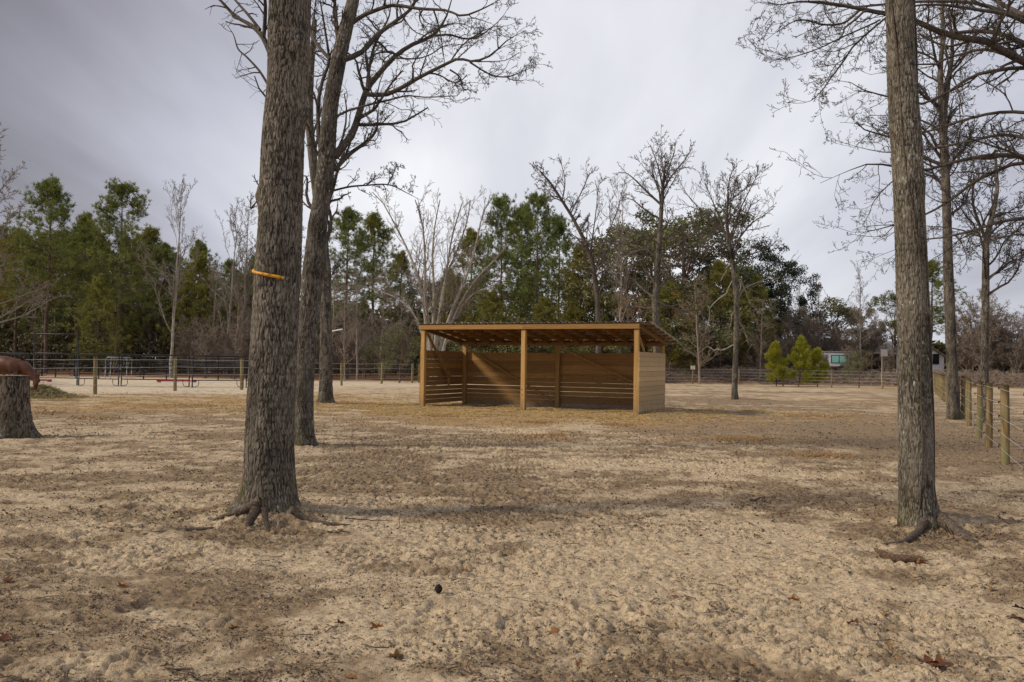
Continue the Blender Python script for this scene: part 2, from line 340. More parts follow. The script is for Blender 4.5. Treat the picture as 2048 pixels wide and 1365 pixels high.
def build_ground():
    ys = [-40., -20, -10, -4, 0, 2, 3.0]; y = 3.0
    while y < 420: y += max(.011, y*y/2600); ys.append(y)
    xs = [0.]; x = 0
    while x < 320: x += .013 if x < 2.9 else .013 + (x-2.9)*.0105; xs.append(x)
    xs = np.array(xs); xs = np.concatenate([-xs[:0:-1], xs]); ys = np.array(ys)
    X, Y = np.meshgrid(xs, ys); Z = gz(X, Y) + rough_z(X, Y)
    nx, ny = len(xs), len(ys)
    i = (np.arange(ny-1)[:, None]*nx + np.arange(nx-1)[None]).ravel()
    F = np.stack([i, i+1, i+nx+1, i+nx], 1)
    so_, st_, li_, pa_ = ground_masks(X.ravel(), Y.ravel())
    m, nt, b = new_mat('sandy_ground'); v = wcoord(nt)
    at = nt.nodes.new('ShaderNodeAttribute'); at.attribute_name = 'tint'; sp = nt.nodes.new('ShaderNodeSeparateColor'); nt.links.new(at.outputs['Color'], sp.inputs[0])
    f1 = noise(nt, v, 55, 5, .7); f2 = noise(nt, v, 14, 5, .65, (1, 1.3, 1)); f3 = noise(nt, v, 3, 4, .6)
    f5 = noise(nt, v, .9, 5, .7)
    sand = ramp(nt, mth(nt, 'ADD', mth(nt, 'MULTIPLY', f1, .5), mth(nt, 'MULTIPLY', f2, .5)), (.36, (.20, .138, .086)), (.58, (.67, .535, .365)), (.46, (.49, .38, .25)))
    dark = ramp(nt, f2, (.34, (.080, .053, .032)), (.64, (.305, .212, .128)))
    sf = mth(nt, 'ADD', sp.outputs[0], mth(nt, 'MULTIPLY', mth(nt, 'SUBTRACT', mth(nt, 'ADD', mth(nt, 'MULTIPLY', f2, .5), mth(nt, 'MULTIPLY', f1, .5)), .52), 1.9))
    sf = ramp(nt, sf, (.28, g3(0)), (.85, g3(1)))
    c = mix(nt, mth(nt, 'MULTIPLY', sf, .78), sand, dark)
    sp2 = noise(nt, v, 26, 6, .8, (1, 1.4, 1)); c = mix(nt, mth(nt, 'MULTIPLY', ramp(nt, sp2, (.54, g3(0)), (.61, g3(1))), .75), c, (.09, .065, .045))
    straw = ramp(nt, noise(nt, v, 30, 5, .75), (.34, (.16, .085, .032)), (.62, (.60, .40, .18)))
    stf = ramp(nt, mth(nt, 'ADD', sp.outputs[1], mth(nt, 'MULTIPLY', mth(nt, 'SUBTRACT', mth(nt, 'ADD', mth(nt, 'MULTIPLY', f3, .5), mth(nt, 'MULTIPLY', f5, .5)), .5), 1.6)), (.25, g3(0)), (.75, g3(1)))
    c = mix(nt, mth(nt, 'MULTIPLY', stf, .62), c, straw)
    pal = ramp(nt, f3, (.35, (.42, .34, .24)), (.6, (.66, .56, .42)))
    at2 = nt.nodes.new('ShaderNodeAttribute'); at2.attribute_name = 'tint'
    c = mix(nt, mth(nt, 'MULTIPLY', at2.outputs['Alpha'], .85), c, pal)
    lit = ramp(nt, noise(nt, v, 7, 5, .7), (.35, (.06, .03, .018)), (.64, (.20, .105, .06)))
    c = mix(nt, sp.outputs[2], c, lit)
    nt.links.new(c, b.inputs['Base Color']); b.inputs['Roughness'].default_value = .95; b.inputs['Specular IOR Level'].default_value = .1
    f4 = noise(nt, v, 130, 3, .7); f6 = noise(nt, v, 8, 6, .72)
    h = mth(nt, 'ADD', mth(nt, 'MULTIPLY', f1, .5), mth(nt, 'ADD', mth(nt, 'MULTIPLY', f2, .7), mth(nt, 'ADD', mth(nt, 'MULTIPLY', f4, .25), mth(nt, 'MULTIPLY', f6, 1.4))))
    bump(nt, b, h, 1.0, .03)
    me = np_mesh('ground', np.stack([X.ravel(), Y.ravel(), Z.ravel()], 1), F, None, True, [m])
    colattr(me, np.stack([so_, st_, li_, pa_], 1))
    return tag(link('ground', me), kind='structure'), m
GROUND, M_GROUND = build_ground()
def gzr(x, y): return gz(x, y)+rough_z(x, y)

# ---- loose things nobody could count: chips, clods, twigs, straw
def simple_mat(name, stops, sc=200, rough=.85, metal=0, spec=.2):
    m, nt, b = new_mat(name); v = wcoord(nt); c = ramp(nt, noise(nt, v, sc, 2), *stops)
    nt.links.new(c, b.inputs['Base Color']); b.inputs['Roughness'].default_value = rough; b.inputs['Metallic'].default_value = metal; b.inputs['Specular IOR Level'].default_value = spec
    return m
def tint_mat(name, stops, rough=.8):
    m, nt, b = new_mat(name); at = nt.nodes.new('ShaderNodeAttribute'); at.attribute_name = 'tint'
    sp = nt.nodes.new('ShaderNodeSeparateColor'); nt.links.new(at.outputs['Color'], sp.inputs[0])
    nt.links.new(ramp(nt, sp.outputs[0], *stops), b.inputs['Base Color']); b.inputs['Roughness'].default_value = rough; b.inputs['Specular IOR Level'].default_value = .15
    return m
def scatter_xy(n, y0, y1, pw=1.0):
    u = rng.random(n); y = y0*(y1/y0)**(u**pw); x = (rng.random(n)*2-1)*(y*.66+.3); return x, y
def flakes(n, x, y, s, thick=.35, flat=.35, lift=.0):
    """small bent irregular plates: 5 rim points + raised centre"""
    a = (np.arange(5)*2*PI/5)[None]+rng.random((n, 1))*6.28; r = s[:, None]*rng.uniform(.55, 1.1, (n, 5)); el = rng.uniform(.35, 1, (n, 1))
    px = np.cos(a)*r; py = np.sin(a)*r*el; pz = rng.normal(0, flat, (n, 5))*s[:, None]
    th = rng.random(n)*6.28; c, s_ = np.cos(th)[:, None], np.sin(th)[:, None]
    X = x[:, None]+px*c-py*s_; Y = y[:, None]+px*s_+py*c; z0 = gzr(x, y)+lift
    Z = z0[:, None]+pz+s[:, None]*.15
    V = np.stack([X, Y, Z], 2); cen = np.stack([x, y, z0+s*thick], 1)[:, None]
    V = np.concatenate([V, cen], 1).reshape(-1, 3)
    b = (np.arange(n)*6)[:, None]; F = np.stack([np.stack([b[:, 0]+k, b[:, 0]+(k+1) % 5, b[:, 0]+5], 1) for k in range(5)], 1).reshape(-1, 3)
    return V, F
def build_litter():
    def keep(x, y, bias):
        so_, st_, li_, pa_ = ground_masks(x, y)
        cl = fbm(x*3, y*4, 3, 131)
        k = rng.random(len(x)) < (bias+.9*so_)*sst(.3, .6, cl); return x[k], y[k]
    V1 = []; F1 = []; T1 = []; n0 = 0
    for n, y0, y1, s0, s1 in ((110000, 3.3, 8, .0025, .012), (80000, 7, 17, .005, .020), (34000, 15, 38, .010, .030)):
        x, y = scatter_xy(n, y0, y1); x, y = keep(x, y, .25); s = rng.uniform(0, 1, len(x))**2.2*(s1-s0)+s0
        V, F = flakes(len(x), x, y, s, .5, .5); V1.append(V); F1.append(F+n0); n0 += len(V); T1.append(np.repeat(rng.random(len(x)), 6))
    t = np.concatenate(T1); me = np_mesh('bark_litter', np.vstack(V1), np.vstack(F1), None, False, [tint_mat('litter_chips', ((0, (.040, .028, .020)), (.93, (.22, .16, .11)), (.97, (.25, .11, .045)), (1, (.34, .19, .08))))])
    colattr(me, np.stack([t, t, t], 1)); tag(link('bark_litter', me), 'dark crumbs of bark and dung trodden into the sand', 'litter', kind='stuff')
    # clods of sand
    x, y = scatter_xy(36000, 3.3, 15); x, y = keep(x, y, .35); n = len(x); s = rng.uniform(0, 1, n)**3*.012+.003
    V, F = flakes(n, x, y, s, 1.0, .12, -.002); me = np_mesh('sand_clods', V, F, None, True, [tint_mat('clod', ((0, (.17, .125, .08)), (1, (.40, .31, .21))), .95)])
    t = np.repeat(rng.random(n), 6); colattr(me, np.stack([t, t, t], 1)); tag(link('sand_clods', me), 'crumbled clods of dry sandy soil', 'clods', kind='stuff')
    # twigs and straw blades
    def rods(x, y, L, r, lift):
        n = len(x); th = rng.random(n)*PI; dx = np.cos(th)*L/2; dy = np.sin(th)*L/2; z = gzr(x, y)+lift
        P = np.stack([np.stack([x-dx, y-dy, z+rng.normal(0, .006, n)], 1), np.stack([x+rng.normal(0, .15, n)*L, y+rng.normal(0, .15, n)*L, z+.005+rng.random(n)*.01], 1), np.stack([x+dx, y+dy, z+rng.normal(0, .008, n)], 1)], 1)
        return tube_arr(P, np.repeat(r[:, None], 3, 1), 3)
    x, y = scatter_xy(3200, 3.3, 20); x, y = keep(x, y, .3); n = len(x)
    V, F = rods(x, y, rng.uniform(.03, .16, n), rng.uniform(.0012, .0035, n), .006)
    tag(link('fallen_twigs', np_mesh('fallen_twigs', V, F, None, False, [simple_mat('dead_twig', ((.3, (.05, .036, .026)), (.7, (.15, .115, .085))), 30)])), 'thin dead twigs strewn over the sand', 'twigs', kind='stuff')
    q = SH(3.66, .4, 0); n = 26000; x = q[0]+rng.normal(0, 3.6, n); y = q[1]+rng.normal(0, 1.9, n)
    x2 = rng.uniform(-16, 0, 9000); y2 = rng.uniform(21, 38, 9000); k = rng.random(9000) < ground_masks(x2, y2)[1]
    x = np.concatenate([x, x2[k]]); y = np.concatenate([y, y2[k]])
    k = fbm(x*1.1, y*1.4, 3, 77) > .47; x = x[k]; y = y[k]; n = len(x)
    V, F = rods(x, y, rng.uniform(.08, .28, n), rng.uniform(.003, .007, n), .012)
    tag(link('straw', np_mesh('straw', V, F, None, False, [simple_mat('straw_blades', ((.3, (.24, .15, .055)), (.7, (.55, .40, .19))), 12)])), 'golden trampled straw strewn in and around the shelter', 'straw', kind='stuff')

# ------------------------------------------------------------ run-in shelter
TH, SX, SY, SL, SW = math.radians(24.67), 3.673, 23.924, 7.32, 3.03
def SH(u, v, z):
    return np.array([SX-math.cos(TH)*u+math.sin(TH)*v, SY+math.sin(TH)*u+math.cos(TH)*v, z])
def wood_mat(name, c0, c1, c2, zdir=False, weath=0):
    m, nt, b = new_mat(name); v = ocoord(nt)
    at = nt.nodes.new('ShaderNodeAttribute'); at.attribute_name = 'tint'; sp = nt.nodes.new('ShaderNodeSeparateColor'); nt.links.new(at.outputs['Color'], sp.inputs[0])
    off = nt.nodes.new('ShaderNodeVectorMath'); off.operation = 'ADD'; cx = nt.nodes.new('ShaderNodeCombineXYZ')
    for i in range(3): nt.links.new(mth(nt, 'MULTIPLY', sp.outputs[0], 37.0+11*i), cx.inputs[i])
    nt.links.new(v, off.inputs[0]); nt.links.new(cx.outputs[0], off.inputs[1]); vv = off.outputs[0]
    g = noise(nt, vv, 9, 5, .65, (1, 1, .06) if zdir else (.12, 1, 9), 1.2); g2 = noise(nt, vv, 40, 3, .6, (1, 1, .04) if zdir else (.08, 1, 2))
    t = mth(nt, 'ADD', mth(nt, 'MULTIPLY', g, .6), mth(nt, 'MULTIPLY', g2, .4))
    c = ramp(nt, t, (.34, c0), (.66, c2), (.5, c1))
    vo = nt.nodes.new('ShaderNodeTexVoronoi'); vo.inputs['Scale'].default_value = 2.6; mp = nt.nodes.new('ShaderNodeMapping'); mp.inputs['Scale'].default_value = (1, 1, 1.5)
    nt.links.new(vv, mp.inputs[0]); nt.links.new(mp.outputs[0], vo.inputs['Vector'])
    kn = ramp(nt, vo.outputs['Distance'], (.055, g3(1)), (.10, g3(0)))
    c = mix(nt, mth(nt, 'MULTIPLY', kn, .85), c, (.045, .02, .008))
    br = mth(nt, 'ADD', mth(nt, 'MULTIPLY', sp.outputs[0], .45), .78)
    cc = nt.nodes.new('ShaderNodeCombineColor')
    for i in range(3): nt.links.new(br, cc.inputs[i])
    c = mix(nt, 1.0, c, cc.outputs[0], 'MULTIPLY')
    if weath: c = mix(nt, mth(nt, 'MULTIPLY', ramp(nt, noise(nt, v, 1.5, 4), (.3, g3(.2)), (.7, g3(1))), weath), c, (.30, .24, .17))
    sz = nt.nodes.new('ShaderNodeSeparateXYZ'); nt.links.new(v, sz.inputs[0]); mr = nt.nodes.new('ShaderNodeMapRange'); nt.links.new(sz.outputs[2], mr.inputs[0]); mr.inputs[1].default_value = .55; mr.inputs[2].default_value = .0
    c = mix(nt, mth(nt, 'MULTIPLY', mr.outputs[0], ramp(nt, noise(nt, v, 5, 5, .7), (.36, g3(0)), (.62, g3(.85)))), c, (.17, .12, .075))      # splashed mud
    nt.links.new(c, b.inputs['Base Color']); b.inputs['Roughness'].default_value = .72; bump(nt, b, t, .5, .004); return m
def build_shelter():
    t = thing('horse_shelter', 'open-fronted wooden run-in shelter with sloping ribbed metal roof in the paddock', 'shelter', SH(0, 0, 0))
    t.rotation_euler = (0, 0, PI-TH)          # local +x runs along the front to the left end, local -y into the depth
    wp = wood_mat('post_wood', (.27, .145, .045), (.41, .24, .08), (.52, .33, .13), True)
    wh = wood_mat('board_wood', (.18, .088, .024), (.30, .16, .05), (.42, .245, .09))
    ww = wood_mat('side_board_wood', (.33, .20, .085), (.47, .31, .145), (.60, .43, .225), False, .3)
    wr = wood_mat('roof_timber', (.15, .066, .018), (.25, .122, .036), (.36, .19, .064))
    def q(u, v, z): return (u, -v, z)
    SLOPE = (2.10-2.51)/SW
    def zu(v): return 2.51+SLOPE*v            # underside of the beams
    b = .14
    gl = lambda u, v: float(gz(*SH(u, v, 0)[:2]))
    for u in (0, SL/2, SL):
        for v in (0, SW):
            g = Geo(); s = -b/2 if u == 0 else (b/2 if u == SL else 0)
            uu = u - s*1.0*(1 if u else 1); uu = u + (b/2 if u == 0 else (-b/2 if u == SL else 0)); vv = v + (b/2 if v == 0 else -b/2)
            g.box(q(uu-b/2, vv+b/2, -.3), q(uu+b/2, vv-b/2, zu(vv)-.002)); g.build('post', wp, t, bevel=.006)
    g = Geo(); g.box(q(-.03, .0, 2.513), q(SL/2-.001, -.045, 2.655)); g.build('front_beam', wh, t, bevel=.004)
    g = Geo(); g.box(q(SL/2+.001, .0, 2.513), q(SL+.03, -.045, 2.655)); g.build('front_beam', wh, t, bevel=.004)
    g = Geo(); g.box(q(0, SW+.045, zu(SW)), q(SL, SW+.003, zu(SW)+.14)); g.build('back_beam', wr, t)
    g = Geo(); g.box(q(0, SW-b-.045, zu(SW)-.02), q(SL, SW-b-.003, zu(SW)+.10)); g.build('back_beam', wr, t)
    for u in (-.022, SL+.022):
        g = Geo(); g.bar(q(u, .004, 2.583), q(u, SW+.05, zu(SW)+.068), .042, .14); g.build('side_beam', wr, t, bevel=.004)
    n = 13
    for i in range(1, n):
        g = Geo(); u = SL*i/n; g.bar(q(u, .006, 2.585), q(u, SW, zu(SW)+.072), .04, .13); g.build('rafter', wr, t)
    for i in range(7):
        v = .04+i*(SW+.22)/6; g = Geo(); z = 2.655+.022+SLOPE*v; g.box(q(-.34, v+.045, z-.02), q(SL+.12, v-.045, z+.018)); g.build('purlin', wr, t)
    # ribbed metal sheet
    m, nt, bs = new_mat('galvanised_sheet'); v = ocoord(nt); c = ramp(nt, noise(nt, v, 3, 4, .6), (.35, (.40, .40, .39)), (.65, (.62, .62, .61)))
    nt.links.new(c, bs.inputs['Base Color']); bs.inputs['Metallic'].default_value = .7; bs.inputs['Roughness'].default_value = .38
    us = np.linspace(-.38, SL+.15, 500); ph = (us/.229) % 1; rib = .026*np.clip(1.6-np.abs(ph-.5)*9, 0, 1) + .003*np.cos(ph*12.56)
    P = []
    vs = np.linspace(-.07, SW+.38, 6)
    for vv in vs: P.append(np.stack([us, -np.full_like(us, vv), 2.655+.044+SLOPE*vv+rib], 1))
    V = np.vstack(P); nu = len(us); i = (np.arange(len(vs)-1)[:, None]*nu+np.arange(nu-1)[None]).ravel(); F = np.stack([i, i+1, i+nu+1, i+nu], 1)
    o = link('metal_roof', np_mesh('metal_roof', V, F, None, False, [m]), t); so_ = o.modifiers.new('t', 'SOLIDIFY'); so_.thickness = .0015
    def wall(name, u0, u1, v0, v1, zt, mat, cnt, gaps, out, skirt=True):
        g = Geo(); z = zt; p = np.array(q(u0, v0, 0)); e = np.array(q(u1, v1, 0)); L = np.linalg.norm(e-p)
        for k in range(cnt):
            h = .139+random.uniform(-.002, .002); gp = gaps[k]; segs = [0, L] if L < 4 else [0, L/2+random.uniform(-.02, .02), L]
            for a, c in zip(segs[:-1], segs[1:]):
                d = (e-p)/L; s0 = p+d*(a+.002); s1 = p+d*(c-.002); dz0, dz1 = random.uniform(-.0035, .0035), random.uniform(-.0035, .0035)
                off = np.array(out)*random.uniform(0, .004)
                g.bar(s0+[0, 0, z-h/2+dz0]+off, s1+[0, 0, z-h/2+dz1]+off, .022, h)
            z -= h+gp
        o = g.build(name, mat, t)
        return z
    R = random.Random(3)
    gp = [R.choice([.001, .002, .003, .004, .008]) for _ in range(12)]
    gb = [.004, .001, .006, .002, .003, .012, .007, .016, .010, .004, .002, .002]
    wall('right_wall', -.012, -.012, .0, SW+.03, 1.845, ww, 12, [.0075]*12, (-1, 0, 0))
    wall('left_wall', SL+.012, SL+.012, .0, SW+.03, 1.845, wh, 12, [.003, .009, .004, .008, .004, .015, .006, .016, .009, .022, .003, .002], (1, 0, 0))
    wall('back_wall', 0, SL, SW+.014, SW+.014, 1.835, wh, 12, gb, (0, -1, 0))
    sk = wood_mat('grey_skirt', (.17, .13, .095), (.25, .20, .15), (.33, .27, .21))
    g = Geo(); g.box(q(-.024, -.0, -.1), q(-.003, SW+.04, .135)); g.build('skirt_board', sk, t)
    g = Geo(); g.box(q(.0, SW+.026, -.1), q(SL, SW+.005, .12)); g.build('skirt_board', sk, t)
    # braces
    for a, c in (((SL-.2, SW-b-.03, 2.0), (SL/2+.12, SW-b-.03, .18)), ((SL/2-.15, SW-b-.03, 2.0), (.16, SW-b-.03, .55))):
        g = Geo(); g.bar(q(*a), q(*c), .04, .09, (0, 1, 0)); g.build('brace', wh, t)
    g = Geo(); g.bar(q(SL-b-.03, .12, 2.40), q(SL-b-.03, 1.62, .95), .09, .04, (1, 0, 0)); g.build('brace', wh, t)
    g = Geo(); g.box(q(SL-b-.01, 1.66, .55), q(SL-b-.05, 1.57, 1.15)); g.build('brace_block', wh, t)
    g = Geo(); g.bar(q(.07, .12, 2.42), q(.07, 1.05, 1.70), .09, .04, (1, 0, 0)); g.build('brace', wh, t)
build_shelter()
build_litter()

# ------------------------------------------------------------ trees
def unit(v): return v/(np.linalg.norm(v, axis=-1, keepdims=True)+1e-9)
def along(P, R, t):
    """P (M,N,3), t (M,k) -> position, tangent, radius"""
    M, N, _ = P.shape; x = np.clip(t, 0, .9999)*(N-1); i = x.astype(int); f = (x-i)[..., None]; m = np.arange(M)[:, None]
    pos = P[m, i]*(1-f)+P[m, i+1]*f; tan = unit(P[m, i+1]-P[m, i]); r = R[m, i]*(1-f[..., 0])+R[m, i+1]*f[..., 0]
    return pos, tan, r
def spawn(P, R, k, t0, t1, ratio, ang, n, wob, up, rr=.6, tip=.35, rmin=.003, absl=None, decay=.45, droop=0.0):
    M = len(P); t = t0+(t1-t0)*((np.arange(k)[None]+rng.random((M, k)))/k)
    pos, tan, r = along(P, R, t)
    L = np.linalg.norm(np.diff(P, axis=1), axis=2).sum(1)[:, None] if absl is None else np.full((M, 1), absl)
    ln = L*ratio*(1-decay*t)*rng.uniform(.6, 1.3, (M, k))
    rnd = rng.normal(size=(M, k, 3)); perp = unit(rnd - (rnd*tan).sum(-1, keepdims=True)*tan)
    a = np.radians(rng.normal(ang, 12, (M, k)))[..., None]
    d = unit(np.cos(a)*tan+np.sin(a)*perp + np.array([0, 0, up]))
    pts = [pos]; step = (ln/(n-1))[..., None]; cur = pos
    for j in range(n-1):
        d = unit(d + rng.normal(0, wob, (M, k, 3)) + np.array([0, 0, up*.35 - droop*j/n])); cur = cur+d*step; pts.append(cur)
    P2 = np.stack(pts, 2).reshape(M*k, n, 3)
    r0 = np.maximum(r*rr*rng.uniform(.7, 1.1, r.shape), rmin)
    rad = r0[..., None]*np.linspace(1, tip, n)[None, None]; rad = np.maximum(rad, rmin*.8)
    return P2, rad.reshape(M*k, n)
def resample(pts, n, jit=0.0):
    P = np.asarray(pts, float); s = np.concatenate([[0], np.cumsum(np.linalg.norm(np.diff(P, axis=0), axis=1))]); u = np.linspace(0, s[-1], n)
    # catmull-rom for a smooth line
    out = []
    for x in u:
        i = min(np.searchsorted(s, x, 'right')-1, len(P)-2); f = (x-s[i])/(s[i+1]-s[i]+1e-9)
        p0, p1, p2, p3 = P[max(i-1, 0)], P[i], P[i+1], P[min(i+2, len(P)-1)]
        out.append(.5*((2*p1)+(-p0+p2)*f+(2*p0-5*p1+4*p2-p3)*f*f+(-p0+3*p1-3*p2+p3)*f**3))
    out = np.array(out)
    if jit: out[1:-1] += rng.normal(0, jit, (n-2, 3))
    return out
def trunk_mesh(name, C, R, sides, rows, mat, ridge=.0, ridge_w=.035, flare=None, rots=(), origin=(0, 0, 0), knots=()):
    """one tapering trunk: C centre line, R radii, with real bark ridges"""
    C = np.asarray(C, float); s = np.concatenate([[0], np.cumsum(np.linalg.norm(np.diff(C, axis=0), axis=1))]); u = np.linspace(0, s[-1], rows)
    P = np.stack([np.interp(u, s, C[:, k]) for k in range(3)], 1); w = max(3, rows//30) | 1; ker = np.ones(w)/w
    for k in range(3): P[:, k] = np.convolve(np.pad(P[:, k], w//2, mode='reflect', reflect_type='odd'), ker, 'valid')
    rad = np.interp(u, s, R); rad = np.convolve(np.pad(rad, w//2, mode='edge'), ker, 'valid')
    th = np.arange(sides)*2*PI/sides; A, Z = np.meshgrid(th, u); r = rad[:, None]*np.ones_like(A)
    r = r*(1+.05*(vn(np.cos(A)*1.5+5, Z*1.3+np.sin(A)*1.5, 3)-.5)*2)
    if flare:                       # flutes and root buttresses: list of (azimuth, strength, height)
        for az, amt, hh in flare:
            da = np.angle(np.exp(1j*(A-az))); r = r + amt*np.exp(-(da/.42)**2)*np.exp(-np.maximum(P[:, 2:3]-origin[2]-.0, 0)/hh)
    for az, zz, amt, sz in knots:
        da = np.angle(np.exp(1j*(A-az)))*rad.mean(); r = r + amt*np.exp(-((da/sz)**2+((Z-zz)/(sz*1.1))**2))
    at = np.full_like(r, .5)
    if ridge:
        q = rad.mean()/ridge_w*1.0; wx = (vn(A*q*.35, Z/(ridge_w*6), 8)-.5)*1.4
        # periodic in angle: sample on a circle
        cx = A*q; per = 2*PI*q; f = A/(2*PI)
        def rn(a): return np.abs(vn(a+wx, Z/(ridge_w*5), 9)-.5)*2
        v1 = rn(cx)*(1-sst(.9, 1, f)) + rn(cx-per)*sst(.9, 1, f)
        def rn2(a): return vn(a*2.3, Z/(ridge_w*1.6), 19)
        v2 = rn2(cx)*(1-sst(.9, 1, f)) + rn2(cx-per)*sst(.9, 1, f)
        r = r + ridge*(np.clip(v1*2.2, 0, 1)-.6) + ridge*.45*(v2-.5)
        at = np.clip(v1*1.9, 0, 1)*.75+v2*.25
    X = P[:, 0:1]+r*np.cos(A); Y = P[:, 1:2]+r*np.sin(A); Zz = P[:, 2:3]+0*A
    V = np.stack([X, Y, Zz], 2).reshape(-1, 3) - np.asarray(origin)
    i = (np.arange(rows-1)*sides)[:, None]; j = np.arange(sides)[None]; j2 = (j+1) % sides
    F = np.stack([i+j, i+j2, i+sides+j2, i+sides+j], -1).reshape(-1, 4)
    sz = np.full(len(F), 4); fl = np.concatenate([F.ravel(), np.arange((rows-1)*sides, rows*sides)]); sz = np.append(sz, sides)
    me = np_mesh(name, V, fl, sz, True, [mat]); a_ = at.reshape(-1, 1); colattr(me, np.hstack([a_, a_, a_]), 'ridge'); return me
def px_line(pts, Y, dY=0.0, n=None):
    """a limb whose way is read off the photograph, wandering in depth"""
    m = len(pts); ys = [Y+(p[2] if len(p) > 2 else dY*math.sin(1.2*i/m*2)*(i/max(m-1, 1))) for i, p in enumerate(pts)]
    return np.array([AT(p[0], p[1], y) for p, y in zip(pts, ys)])
LV_FINE = [(8, .12, 1.0, .42, 42, 6, .16, .10), (6, .1, 1.0, .45, 40, 5, .22, .08), (4, .15, 1., .5, 42, 4, .28, .05)]
def crown_mesh(limbs, levels, origin, rmin, mat, mat2=None, sides=6, name='crown'):
    """limbs: list of (P(N,3), R(N)); returns Geo of limbs + procedurally grown smaller branches"""
    g = Geo(); n = 20; P = []; R = []
    tap = np.ones(n); tap[-5:] = (.9, .78, .62, .45, .25)
    for p, r in limbs:
        L = len(p); q = resample(p, n, 0.0); P.append(q); R.append(np.maximum(np.interp(np.linspace(0, 1, n), np.linspace(0, 1, L), r)*tap, rmin))
    P = np.array(P); R = np.array(R); o = np.asarray(origin)
    g.tubes(P-o, R, sides); last = (P, R)
    for li, (k, t0, t1, ratio, ang, nn, wob, up) in enumerate(levels):
        last = spawn(*last, k, t0, t1, ratio, ang, nn, wob, up, .62 if li < 2 else .75, .4, rmin); g.tubes(last[0]-o, last[1], 4 if li == 0 else 3)
    return g, last
def put_tree(name, label, cat, base, group=None):
    return thing(name, label, cat, tuple(base), 0, group)

# --- big oak at the left
def tree_left():
    Y = p1[1]; base = G(540, 1030)
    cl = [(538, 1075, 56), (539, 1045, 55), (539, 1000, 51), (539, 900, 47), (548.6, 700, 45), (555.7, 557, 44.5), (562.5, 400, 41.5), (565.5, 300, 41.5), (570, 220, 40.5), (576, 150, 40), (581, 0, 40), (588, -180, 38), (594, -420, 34)]
    C = [AT(x, y, Y) for x, y, _ in cl]; R = [w*Y/FPX for *_, w in cl]
    t = put_tree('oak_tree', 'thick furrowed oak trunk in the left foreground with a yellow strip tied around it', 'tree', base)
    me = trunk_mesh('trunk', C, R, 300, 800, M_BARK, .009, .0125, [(PI*1.02, .17, .10), (-PI*.55, .07, .10), (-PI*.30, .06, .09), (.15, .05, .12), (-PI*.78, .03, .2)], origin=base,
                    knots=[(-.75, 4.62, .05, .10), (PI*.98, 3.22, .045, .09), (-.05, 4.0, .035, .07), (-1.9, 2.6, .015, .15)])
    link('trunk', me, t)
    L = []
    def lb(pts, w0, w1, dY=.5): p = px_line(pts, Y, dY); L.append((p, np.linspace(w0, w1, len(p))))
    lb([(545, 118), (527, 77), (505, 53), (470, 32), (439, 0), (400, -30)], .028, .010, .8)
    lb([(527, 77), (530, 40), (530, 0), (520, -60), (500, -110)], .020, .008, -.6)
    lb([(520, 60), (498, 32), (470, 0), (430, -50)], .016, .006, .4)
    lb([(539, 176), (520, 144), (495, 116), (476, 98), (467, 70), (453, 49)], .013, .005, .3)
    lb([(524, 397), (512, 405), (502, 417), (502, 390)], .008, .004, .1)
    lb([(524, 372), (515, 368), (508, 352)], .007, .004, .1)
    lb([(590, -60), (620, -140), (700, -260), (800, -330)], .10, .04, 1.5)
    lb([(585, -120), (520, -250), (420, -330), (330, -380)], .10, .04, -1)
    g, _ = crown_mesh(L, [(7, .15, 1, .30, 48, 5, .3, .08), (3, .2, 1, .45, 45, 4, .32, .05)], base, .0028, M_LIMB); g.build('crown', M_LIMB, t, True)
    def root(pts, w): 
        p = np.array([list(a) for a in pts], float); g = Geo(); q = resample(p, 22, .0); z = gz(q[:, 0], q[:, 1]); q[:, 2] += z; g.tubes((q-base)[None], np.interp(np.linspace(0, 1, 22), np.linspace(0, 1, len(w)), w)[None], 9); g.build('root', M_ROOT, t, True)
    b = base
    root([(b[0]-.10, b[1]+.04, .11), (b[0]-.27, b[1]+.0, .035), (b[0]-.42, b[1]-.05, .01), (b[0]-.52, b[1]-.08, -.03)], [.05, .036, .024, .012])
    root([(b[0]-.40, b[1]-.30, -.02), (b[0]-.65, b[1]-.45, .0), (b[0]-.85, b[1]-.6, -.005), (b[0]-1.0, b[1]-.72, -.03)], [.02, .022, .018, .01])
    root([(b[0]+.01, b[1]-.20, .12), (b[0]+.04, b[1]-.27, .05), (b[0]+.08, b[1]-.34, .01), (b[0]+.12, b[1]-.42, -.03)], [.035, .026, .016, .008])
    root([(b[0]-.06, b[1]-.20, .12), (b[0]-.09, b[1]-.28, .04), (b[0]-.10, b[1]-.33, -.04)], [.05, .038, .022])
    root([(b[0]+.22, b[1]-.05, .08), (b[0]+.34, b[1]-.06, .02), (b[0]+.6, b[1]-.1, .0), (b[0]+1.0, b[1]-.02, -.02)], [.04, .02, .014, .01])
    # the yellow strip
    g = Geo(); a = np.linspace(PI*1.0, PI*1.66, 26); zc = AT(545, 551, Y)[2]; c = AT(555.7, 553, Y)
    rr = 44.5*Y/FPX+.012; tl = np.linspace(.046, -.046, 26) - .004*np.sin(np.linspace(0, 3.1, 26))
    P = np.stack([c[0]+np.cos(a)*rr, c[1]+np.sin(a)*rr, zc+tl], 1)
    m, nt, bs = new_mat('yellow_sleeve'); cc = ramp(nt, noise(nt, ocoord(nt), 14, 4, .6), (.42, (.62, .31, .02)), (.62, (.16, .055, .012)), (.52, (.55, .24, .02)))
    nt.links.new(cc, bs.inputs['Base Color']); bs.inputs['Roughness'].default_value = .4
    g.tube(P-c, .016, 8); s = g.build('yellow_strip', m, None, True); s.location = c
    for i in (0, 25): pass
    tag(s, 'yellow plastic strip curved around the thick oak trunk', 'plastic strip')
tree_left()

